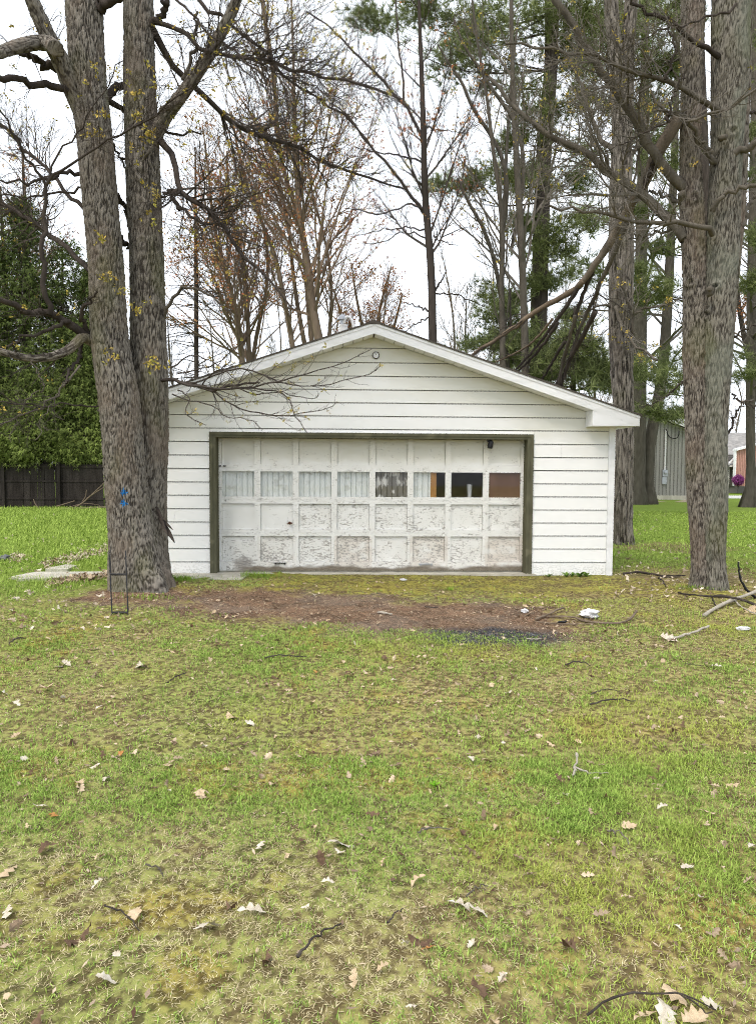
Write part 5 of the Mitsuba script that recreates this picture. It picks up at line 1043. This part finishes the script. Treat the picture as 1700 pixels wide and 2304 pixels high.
spots = [
 (767, 1886, 58, 'white', 'maple', 'large bleached white leaf, the biggest in the middle of the lower lawn'), (765, 1903, 24, 'white', 'maple', 'small white leaf scrap touching the big white leaf mid lawn'),
 (584, 1885, 40, 'white', 'oak', 'white leaf level with the big mid-lawn leaf, to its left'), (566, 2038, 56, 'white', 'oak', 'long white lobed leaf lying left of centre in the lower lawn'),
 (463, 2079, 52, 'white', 'maple', 'white starry leaf with raised lobes, lower left of the lawn'), (242, 2195, 46, 'white', 'maple', 'white leaf with a stalk near the lower left corner'),
 (221, 1976, 36, 'white', 'oak', 'flat white leaf among straw on the left lower lawn'), (18, 1948, 48, 'tan', 'oak', 'shrivelled tan leaf at the left edge of the lawn'),
 (90, 1804, 30, 'white', 'oak', 'white leaf near the left edge above the orange leaf'), (216, 1917, 22, 'tan', 'oak', 'little curled tan leaf left on the lawn above a flat white one'),
 (262, 2144, 24, 'white', 'maple', 'small white leaf just above the stalked leaf at lower left'), (175, 2095, 52, 'brown', 'maple', 'dark crumpled brown leaf in the lower left lawn'),
 (82, 2280, 42, 'brown', 'oak', 'upright brown leaf at the bottom left edge'), (597, 2141, 44, 'brown', 'oak', 'flat reddish brown bark-like leaf below the long white leaf'),
 (520, 2028, 26, 'brown', 'maple', 'dark brown scrap beside the long white leaf'), (120, 1825, 40, 'orange', 'oak', 'orange tan leaf near the left edge'), (15, 2038, 42, 'white', 'oak', 'white leaf at the left edge below the shrivelled tan one'),
 (687, 2028, 22, 'white', 'oak', 'small white leaf right of the long white leaf'), (736, 1971, 28, 'white', 'oak', 'slim pale leaf below the big mid-lawn leaf'),
 (1035, 2028, 56, 'white', 'oak', 'cream leaf, left half of the curled pair right of centre'), (1075, 2040, 44, 'white', 'maple', 'cream leaf, right half of the curled pair right of centre'),
 (899, 2046, 36, 'tan', 'oak', 'slim tan leaf left of the curled cream pair'), (1061, 2115, 26, 'white', 'maple', 'ragged white leaf below the curled cream pair'), (911, 2110, 32, 'white', 'oak', 'white leaf beside a dark brown one, lower middle'),
 (945, 2100, 48, 'brown', 'maple', 'dark brown curled leaf in the lower middle'), (963, 2120, 28, 'orange', 'oak', 'red brown upright leaf by the dark curled leaf'), (1130, 2190, 30, 'white', 'oak', 'narrow white leaf standing up near the bottom middle'),
 (1112, 2290, 48, 'tan', 'oak', 'tan leaf cut by the bottom edge, right of centre'), (925, 2249, 24, 'white', 'oak', 'small white leaf near the bottom middle'), (1492, 2280, 62, 'white', 'maple', 'big bright white leaf at the bottom edge on the right'),
 (1452, 2285, 50, 'tan', 'oak', 'tan leaf under the big white one at the bottom right'), (1601, 2252, 50, 'white', 'oak', 'white leaf over the long twig near the bottom right corner'), (1565, 2288, 60, 'tan', 'maple', 'broad tan leaf at the bottom right'), (1519, 2236, 52, 'tan', 'maple', 'curled tan leaf above the long twig at the bottom right'),
 (1640, 2278, 40, 'tan', 'oak', 'tan leaf in the bottom right corner'), (1547, 1945, 28, 'white', 'maple', 'grey white leaf in greener grass on the right'), (1524, 2079, 20, 'white', 'oak', 'small white leaf in the right lower lawn'), (1575, 2015, 18, 'white', 'maple', 'tiny white leaf above the right lower lawn scrap'),
 (1691, 1904, 28, 'white', 'maple', 'white leaf at the right edge of the lawn'), (1272, 1781, 18, 'white', 'maple', 'round white leaf alone right of the lawn middle'), (1282, 2130, 48, 'brown', 'maple', 'dark crumpled leaf right of the lower middle'), (1040, 1873, 42, 'brown', 'oak', 'brown upright leaf right of the big mid-lawn leaf'),
 (1591, 1827, 38, 'tan', 'oak', 'tan leaf in the green grass at the right'), (1488, 1814, 24, 'white', 'oak', 'white leaf in green grass right of the lawn middle'), (1416, 1853, 34, 'tan', 'maple', 'cluster-like tan leaf on the right lawn'), (860, 2161, 30, 'tan', 'oak', 'tan leaf low in the centre of the lawn'),
 (137, 1492, 22, 'white', 'maple', 'left of two white leaves side by side on the left lawn'), (150, 1489, 24, 'white', 'maple', 'right of two white leaves side by side on the left lawn'), (319, 1490, 40, 'white', 'maple', 'ragged white leaf below the wire stake'), (38, 1578, 32, 'white', 'oak', 'white leaf at the left edge of the middle lawn'),
 (13, 1552, 24, 'white', 'oak', 'white leaf cut by the left edge in the middle lawn'), (103, 1543, 42, 'tan', 'maple', 'crumpled tan leaf on the left of the middle lawn'), (460, 1676, 28, 'white', 'oak', 'white leaf below a scatter of tan ones left of the middle'), (239, 1746, 26, 'white', 'maple', 'white leaf on the left above the orange one'),
 (381, 1770, 20, 'white', 'oak', 'small white leaf left of the lawn middle'), (273, 1695, 22, 'orange', 'maple', 'small orange leaf on the left of the middle lawn'), (532, 1761, 30, 'tan', 'oak', 'curved tan leaf left of the lawn middle'), (177, 1758, 34, 'tan', 'maple', 'tan crumpled leaf on the left, by a white one'),
 (782, 1510, 28, 'brown', 'maple', 'brown leaf in the green band before the bare soil'), (710, 1502, 20, 'orange', 'oak', 'orange leaf just left of the brown one before the bare soil'), (520, 1602, 40, 'tan', 'maple', 'tan leaf cluster left of the middle lawn'), (213, 1723, 22, 'white', 'oak', 'pale leaf on the left above the white one'),
 (1505, 1437, 36, 'white', 'maple', 'cream leaf at the left end of the pale stick'), (1690, 1372, 44, 'tan', 'maple', 'tan curled leaves under the pale branch at the right edge'), (1607, 1502, 32, 'white', 'oak', 'white leaf on mossy grass at the far right'), (1060, 1700, 36, 'white', 'oak', 'flat cream leaf right of the lawn centre'),
]
for u, v, s, c, k, lab in spots:
    P = ground_at(u, v, 0.0); put_leaf(P, metres(s, np.linalg.norm(P - EYE)), c, k, lab)
x, y = scatter(340, 1.9, 9.5, lr, pad=0.2)
w_ = meshkit.fbm(np.stack([x * 0.8, y * 0.8, 0 * x], -1), 2, 8)
n_ = 0
for i in np.argsort(-w_ + lr.random(len(x)) * 0.35):
    if n_ >= 215 or blocked(x[i:i + 1], y[i:i + 1])[0] or dirt_np(x[i:i + 1], y[i:i + 1])[0] < 0.9: continue
    n_ += 1; cc = lr.choice(['white', 'tan', 'tan', 'brown', 'tan'])
    put_leaf((x[i], y[i]), lr.uniform(0.03, 0.085), cc, lr.choice(['oak', 'maple']), 'small dead leaf or leaf scrap lying loose in the lawn grass', 'small dead leaves strewn over the lawn', tilt=0.4)
# leaf litter beyond: heaps and drifts that nobody could count
def litter(C, size, r, key, bsdf_uv):
    n = len(C); me = LEAF['oak'][0]; me2 = LEAF['maple'][2]
    Vs, Fs, U, b = [], [], [], 0
    for c in C:
        m = me if r.random() < 0.5 else me2
        R_ = (rot([0, 0, 1], r.uniform(0, 6.28)) @ rot([1, 0, 0], r.normal() * 0.6) @ rot([0, 1, 0], r.normal() * 0.6))[:3, :3]
        Vs.append(m[0] @ R_.T * size * r.uniform(0.6, 1.2) + c); Fs.append(m[1] + b); b += len(m[0]); U.append(np.full(len(m[0]), r.random()))
    U = np.concatenate(U); scene[key] = mikit.ply((np.vstack(Vs), np.vstack(Fs)), bsdf_uv, uv=np.stack([U, U], 1))
mat('mat_litter_brown', by_uv((0.10, 0.06, 0.035), (0.62, 0.50, 0.36)))
mat('mat_litter_pale', by_uv((0.22, 0.15, 0.09), (0.72, 0.64, 0.52)))
C = []
for _ in range(330):
    u = lr.uniform(105, 262); v = 1312 - (u - 105) * 0.07 + lr.normal() * 4.5
    p = ground_at(u, v, 0); C.append([p[0], p[1], height(p[0], p[1]) + lr.uniform(0.0, 0.09) * max(0.1, 1 - ((u - 200) / 90) ** 2) + 0.02])
litter(C, 0.085, lr, 'leaf_heap', 'mat_litter_brown'); labels['leaf_heap'] = {'label': 'heap of rust brown leaves beside the path left of the trunk', 'category': 'leaf pile', 'kind': 'stuff'}
C = []
for _ in range(300):
    t = lr.random(); u = 95 + t * 160 + lr.normal() * 5; v = 1272 - t * 42 + lr.normal() * 5
    p = ground_at(u, v, 0); C.append([p[0], p[1], height(p[0], p[1]) + 0.05])
for _ in range(60):
    u, v = 38 + lr.normal() * 10, 1255 + lr.normal() * 5; p = ground_at(u, v, 0); C.append([p[0], p[1], height(p[0], p[1]) + 0.05])
litter(C, 0.09, lr, 'leaf_drift', 'mat_litter_pale'); labels['leaf_drift'] = {'label': 'strip of pale dry leaves across the bright left lawn', 'category': 'leaf litter', 'kind': 'stuff'}
x, y = scatter(1500, 1.9, 10.5, lr, pad=0.3)
k_ = (meshkit.fbm(np.stack([x * 1.3, y * 1.3, 0 * x], -1), 2, 18) + 0.15 * lr.random(1500) > 0.56) & ~blocked(x, y)
litter(np.c_[x, y, height(x, y) + 0.02][k_], 0.055, lr, 'leaf_scraps', 'mat_litter_brown'); labels['leaf_scraps'] = {'label': 'crumbled brown and pale leaf scraps matted into the front lawn', 'category': 'leaf litter', 'kind': 'stuff'}
C = []
for _ in range(330):
    u, v = lr.uniform(1385, 1700), lr.uniform(1150, 1345)
    p = ground_at(u, v, 0)
    if not blocked(p[None, 0], p[None, 1])[0]: C.append([p[0], p[1], height(p[0], p[1]) + 0.03])
for _ in range(120):
    u, v = lr.uniform(-20, 250), lr.uniform(1150, 1420); p = ground_at(u, v, 0); C.append([p[0], p[1], height(p[0], p[1]) + 0.035])
litter(C, 0.08, lr, 'leaf_litter', 'mat_litter_pale'); labels['leaf_litter'] = {'label': 'scattered dry leaf litter on the lawns beside and behind the garage', 'category': 'leaf litter', 'kind': 'stuff'}

# ------------------------------------------------------------------ sticks and small things on the ground
mat('mat_stick_pale', diffuse(lambda p, n, uv: MX(c3(0.26, 0.235, 0.19), c3(0.48, 0.44, 0.375), FB(p.x * 40, p.y * 40, p.z * 40))))
mat('mat_plaster', diffuse(lambda p, n, uv: MX(c3(0.44, 0.44, 0.45), c3(0.74, 0.74, 0.75), FB(p.x * 30, p.y * 30, p.z * 30))))
mat('mat_rock', diffuse(lambda p, n, uv: MX(c3(0.05, 0.052, 0.06), c3(0.22, 0.23, 0.25), FB(p.x * 12, p.y * 12, p.z * 12))))
def stick(label, pieces, m, z=0.02, cat_='stick', name='stick', group=None):
    """pieces: lists of (u, v, lift in metres); the first is the stem"""
    k = thing(name, label, cat_, group)
    for i, (px, w0, w1) in enumerate(pieces):
        P = []
        for q in px:
            p = ground_at(q[0], q[1], 0.0) if len(q) < 4 else at(q[0], q[1], q[3])
            P.append([p[0], p[1], height(p[0], p[1]) + z + q[2]] if len(q) < 4 else p)
        P = spline(P, 14) if len(P) > 2 else spline(P, 8)
        P = P + lr.normal(size=P.shape) * 0.004
        D = np.linalg.norm(P - EYE, axis=1).mean()
        R = 0.72 * np.linspace(metres(w0 / 2, D), metres(w1 / 2, D), len(P)) * (1 + 0.14 * lr.normal(size=len(P)))
        part(k, 'stem' if i == 0 else 'side_twig', tubes(P, R, 7), m, smooth=True)
stick('short dark stick lying in the lower lawn right of the red brown leaf', [([(669, 2146, 0.005), (700, 2110, 0.015), (767, 2064, 0.005)], 9, 4)], 'mat_limb_dark')
stick('long thin twig running along the bottom right of the lawn', [([(1323, 2275, 0), (1390, 2259, 0.03), (1478, 2252, 0.03), (1545, 2257, 0.03), (1611, 2270, 0.01)], 6, 4), ([(1530, 2255, 0.03), (1600, 2280, 0.01)], 5, 3)], 'mat_limb_dark', name='twig', cat_='twig')
stick('thin curved twig in the right lower lawn', [([(1364, 1868, 0), (1390, 1876, 0.02), (1411, 1894, 0)], 5, 3)], 'mat_limb_grey', name='twig', cat_='twig')
stick('forked white twig right of the lawn middle', [([(1297, 1706, 0.05), (1294, 1725, 0.01), (1289, 1742, 0)], 8, 6), ([(1295, 1722, 0.01), (1320, 1733, 0.0)], 6, 4), ([(1320, 1733, 0), (1370, 1735, 0)], 3, 2)], 'mat_stick_pale', name='twig', cat_='twig')
stick('straight brown stick at the right end of the bare soil', [([(1205, 1390, 0.0), (1235, 1380, 0.01), (1267, 1370, 0.02)], 8, 6)], 'mat_limb_brown')
stick('long curved stick lying between bare soil and white lump', [([(1231, 1385, 0), (1287, 1389, 0.01), (1328, 1399, 0.0), (1370, 1402, 0.0), (1431, 1383, 0.05)], 6, 8), ([(1205, 1394, 0), (1262, 1400, 0.0), (1333, 1403, 0.0)], 4, 4)], 'mat_limb_brown')
stick('charred black stick end by the long curved stick', [([(1255, 1396, 0.0), (1275, 1397, 0.0)], 8, 6)], 'mat_black')
stick('short pale splinter on the ash patch', [([(1184, 1437, 0), (1218, 1437, 0)], 4, 3)], 'mat_stick_pale', name='splinter', cat_='stick')
stick('short pale stick among moss at the right, with leaves at one end', [([(1500, 1438, 0), (1545, 1428, 0.01), (1572, 1420, 0.02), (1593, 1415, 0.03)], 8, 6)], 'mat_stick_pale')
stick('pale barkless branch reaching in from the right edge', [([(1583, 1383, 0), (1622, 1366, 0.02), (1673, 1350, 0.05), (1720, 1340, 0.08), (1790, 1332, 0.1)], 9, 14), ([(1650, 1357, 0.03), (1680, 1372, 0.0), (1700, 1380, 0)], 5, 3)], 'mat_stick_pale', name='branch', cat_='branch')
stick('thin dark branch lying over the pale one at the right edge', [([(1526, 1334, 0.0), (1570, 1348, 0.04), (1648, 1359, 0.08), (1720, 1376, 0.02)], 5, 8), ([(1600, 1352, 0.05), (1612, 1368, 0.0)], 4, 3)], 'mat_limb_dark', name='branch', cat_='branch')
b0_ = ground_at(1700, 1344, 0)[1]
stick('bent black twig sticking up at the right edge', [([(1700, 1345, 0, b0_), (1678, 1325, 0, b0_), (1663, 1296, 0, b0_), (1660, 1264, 0, b0_)], 8, 5)], 'mat_black', name='twig', cat_='twig')
stick('thin twig lying before the corner of the garage', [([(1480, 1300, 0), (1488, 1310, 0.03), (1496, 1321, 0)], 4, 3)], 'mat_limb_dark', name='twig', cat_='twig')
stick('dark stick tangle on bare ground between garage and grey tree', [([(1400, 1290, 0), (1440, 1292, 0.04), (1490, 1296, 0.0), (1530, 1300, 0)], 7, 4), ([(1430, 1285, 0), (1470, 1295, 0.02), (1540, 1294, 0)], 5, 3)], 'mat_limb_dark')
stick('thin arched twig left of the middle lawn before the bare soil', [([(595, 1474, 0), (640, 1476, 0.02), (690, 1474, 0.0)], 4, 3)], 'mat_limb_dark', name='twig', cat_='twig')
stick('dark twig left of the middle lawn below the wire stake', [([(375, 1530, 0), (400, 1518, 0.01), (418, 1508, 0)], 4, 3)], 'mat_limb_dark', name='twig', cat_='twig')
stick('pale chip of wood lying in the middle of the bare soil', [([(850, 1378, 0), (882, 1382, 0.0)], 8, 6)], 'mat_stick_pale', name='splinter', cat_='stick')
stick('dark splinter at the back of the bare soil', [([(955, 1363, 0), (985, 1364, 0.0)], 4, 3)], 'mat_limb_dark', name='splinter', cat_='stick')
stick('slanting dark twig on the right lawn', [([(1330, 1560, 0), (1370, 1552, 0.01), (1400, 1556, 0)], 4, 2), ([(1540, 1495, 0), (1580, 1500, 0)], 3, 2)], 'mat_limb_dark', name='twig', cat_='twig')
for (u0, v0, u1, v1, lab) in ((1325, 1580, 1430, 1575, 'faint straight twig on the dry right lawn'), (20, 1445, 60, 1432, 'twig at the left edge below the leaf heap'), (1270, 1494, 1330, 1496, 'thin dark twig right of the ash patch'), (330, 1935, 370, 1960, 'grey twig in straw left of the lower lawn'), (240, 2025, 310, 2085, 'crooked twig in the lower left lawn'), (940, 1860, 1010, 1856, 'pale straight twig right of the big mid-lawn leaf'), (870, 2060, 905, 2030, 'dark stalk left of the curled cream leaves'), (1050, 2010, 1095, 1985, 'thin green-grey twig above the curled cream leaves')):
    stick(lab, [([(u0, v0, 0), ((u0 + u1) / 2 + 4, (v0 + v1) / 2 - 3, 0.012), (u1, v1, 0)], 5, 3)], 'mat_limb_grey' if 'grey' in lab or 'pale' in lab else 'mat_limb_dark', name='twig', cat_='twig')
fbk = thing('fallen_branch', 'pale fallen branch lying on the lawn before the fence', 'branch')
for i, (px, w0, w1) in enumerate(((([(60, 1146), (90, 1150), (130, 1147), (165, 1144.5), (205, 1143), (260, 1141), (330, 1143)]), 4, 5), ([(165, 1144), (190, 1128), (205, 1114), (235, 1085), (250, 1065)], 4, 1.5), ([(195, 1122), (215, 1108), (245, 1090)], 3, 1.2), ([(92, 1147), (82, 1138), (75, 1123)], 3.5, 2), ([(125, 1140), (145, 1134), (168, 1127)], 3, 2), ([(150, 1144), (190, 1133), (225, 1137)], 2, 1), ([(185, 1128), (192, 1118), (194, 1102)], 2.5, 1.2), ([(-20, 1142), (10, 1146), (30, 1149)], 4, 2))):
    P = spline([at(u, v, 29.5) for u, v in px], 12); part(fbk, 'stem' if i == 0 else 'side_branch', tubes(P, np.linspace(metres(w0 / 2, 29.5), metres(w1 / 2, 29.5), 12), 6), 'mat_limb_brown', smooth=True)
def lump(label, u, v, wpx, hpx, m, cat_, name, seed, dx=0.0, lumps=4):
    p = ground_at(u, v, 0.0); D = np.linalg.norm(p - EYE); a, h = metres(wpx / 2, D), metres(hpx, D)
    s = trimesh.creation.icosphere(3); V = np.array(s.vertices)
    V = V * (0.45 + 0.9 * meshkit.fbm(V * 1.7, 2, seed)[:, None] + 0.5 * (meshkit.fbm(V * 5.0, 3, seed + 1)[:, None] - 0.5))
    V = V / np.abs(V).max(0) * np.array([a, a * 0.7, h * 0.55])
    single(name, (V + np.array([p[0], p[1], height(p[0], p[1]) + h * 0.42]), np.array(s.faces)), m, label, cat_, smooth=True if lumps else 35)
lump('crumpled white lump of plaster behind the long curved stick', 1326, 1386, 50, 20, 'mat_plaster', 'plaster lump', 'plaster_lump', 3, lumps=0)
lump('small round white lump at the right end of the bare soil', 1180, 1374, 19, 10, 'mat_plaster', 'plaster lump', 'plaster_lump', 4, lumps=0)
lump('pale lump in mossy grass at the far right', 1670, 1412, 30, 9, 'mat_plaster', 'plaster lump', 'plaster_lump', 6, lumps=0)
lump('small white fragment on moss before the middle of the door', 907, 1303, 18, 7, 'mat_plaster', 'plaster lump', 'plaster_lump', 8, lumps=0)
lump('dark bluish rock at the left edge of the lawn', 12, 1258, 22, 15, 'mat_rock', 'rock', 'rock', 5)
# wire stake frame leaning against the maple
ws = thing('wire_stake', 'black wire H-frame sign stake leaning against the maple', 'sign stake')
def wp(u, v): 
    t = (1384.5 - v) / 145; return at(u, v, 7.88 + 0.28 * t)
for a, b in (((245.3, 1239), (252.2, 1386)), ((282.5, 1239), (288, 1386))): part(ws, 'rod', tubes(np.array([wp(*b), wp((a[0] + b[0]) / 2, (a[1] + b[1]) / 2), wp(*a)]), np.full(3, 0.0078), 8), 'mat_black', smooth=True)
for a, b in (((247.5, 1292.5), (284.3, 1292.5)), ((252, 1378.5), (287.5, 1378.5))): part(ws, 'crossbar', tubes(np.array([wp(*a), wp(*b)]), np.full(2, 0.0135), 8), 'mat_black', smooth=True)
part(ws, 'short_rod', tubes(np.array([wp(249, 1288), wp(249.3, 1228)]), np.full(2, 0.0035), 6), 'mat_black', smooth=True)
# weeds
mat('mat_weed', by_uv((0.06, 0.12, 0.02), (0.15, 0.24, 0.05)))
mat('mat_weed_bright', by_uv((0.13, 0.30, 0.02), (0.22, 0.42, 0.04)))
def weed(label, P, size, n, seed, m='mat_weed', up_=0.8):
    r = np.random.default_rng(seed); k = thing('weed', label, 'weed', None)
    for i in range(n):
        a = 2 * math.pi * i / n + r.normal() * 0.3; L = size * r.uniform(0.6, 1.1); e = up_ * r.uniform(0.6, 1.2)
        t = np.linspace(0, 1, 6); d = np.array([math.cos(a), math.sin(a), 0]); s = np.array([-d[1], d[0], 0])
        cpt = P + d * (L * t * math.cos(e))[:, None] + np.array([0, 0, 1]) * (L * (t * math.sin(e) - 0.35 * t ** 2.2))[:, None]
        w = L * 0.16 * np.sin(np.pi * np.clip(t * 0.9 + 0.08, 0, 1)) * (1 + 0.3 * np.cos(t * 22))
        V = np.vstack([cpt + s * w[:, None] + [0, 0, 0.004], cpt, cpt - s * w[:, None] + [0, 0, 0.004]]); f = []
        for q_ in range(2):
            for j in range(5): f += [[q_ * 6 + j, q_ * 6 + j + 1, (q_ + 1) * 6 + j + 1], [q_ * 6 + j, (q_ + 1) * 6 + j + 1, (q_ + 1) * 6 + j]]
        u = r.random(); part(k, 'leaf', (V, np.array(f)), m, smooth=True, uv=np.full((18, 2), u))
for i, (u, sz, lab) in enumerate(((1234, 0.10, 'single leafy weed against the wall just right of the door frame'), (1273, 0.13, 'dandelion weed against the wall, left of the two big ones'), (1285, 0.10, 'small weed between the two big weeds at the wall foot'), (1303, 0.13, 'dandelion weed against the wall, nearest the garage corner'), (1318, 0.12, 'weed at the wall foot beside the corner board'))):
    p = ground_at(u, 1297, -0.03); p[1] -= 0.02; p[2] = height(p[0], p[1]) - 0.005; weed(lab, p, sz * 1.2, 9, 50 + i, up_=1.0)
p = ground_at(976, 1752, 0); p[2] = height(p[0], p[1]); weed('bright green seedling alone in the middle lawn', p, 0.055, 6, 70, 'mat_weed_bright', 1.0)
# thicker tufts of grass at the foot of trunks and walls
def tuft(label, P, n, L, seed):
    r = np.random.default_rng(seed); x = P[0] + r.normal(size=n) * P[2]; y = P[1] + r.normal(size=n) * P[3]
    k = ~blocked(x, y); x, y = x[k], y[k]
    me, uv = blades(x, y, r.uniform(L * 0.5, L, len(x)), np.full(len(x), 0.006), r.uniform(0.1, 0.8, len(x)), r, r.random(len(x)))
    single('grass_tuft', me, 'mat_grass_bright', label, 'grass', kind='stuff', uv=uv)
mat('mat_grass_bright', by_uv((0.12, 0.21, 0.02), (0.25, 0.38, 0.06)))
g1 = ground_at(405, 1312, 0); tuft('bright grass tuft at the right foot of the maple', (g1[0], g1[1], 0.16, 0.14), 420, 0.12, 1)
g2 = ground_at(570, 1298, 0); tuft('grass tuft at the left end of the door sill', (g2[0], g2[1], 0.22, 0.07), 420, 0.13, 2)
g3 = ground_at(1012, 1322, 0); tuft('small grass tuft alone in the moss before the door', (g3[0], g3[1], 0.04, 0.04), 60, 0.08, 3)
g4 = ground_at(1560, 1330, 0); tuft('grass tuft at the left foot of the grey double trunk', (g4[0], g4[1] + 0.1, 0.13, 0.08), 160, 0.09, 4)
g5 = ground_at(1625, 1330, 0); tuft('grass tuft at the right foot of the grey double trunk', (g5[0], g5[1] + 0.1, 0.12, 0.08), 160, 0.09, 5)
g6 = ground_at(330, 1352, 0); tuft('sparse grass tuft before the maple trunk behind the wire stake', (g6[0], g6[1], 0.22, 0.06), 160, 0.09, 6)
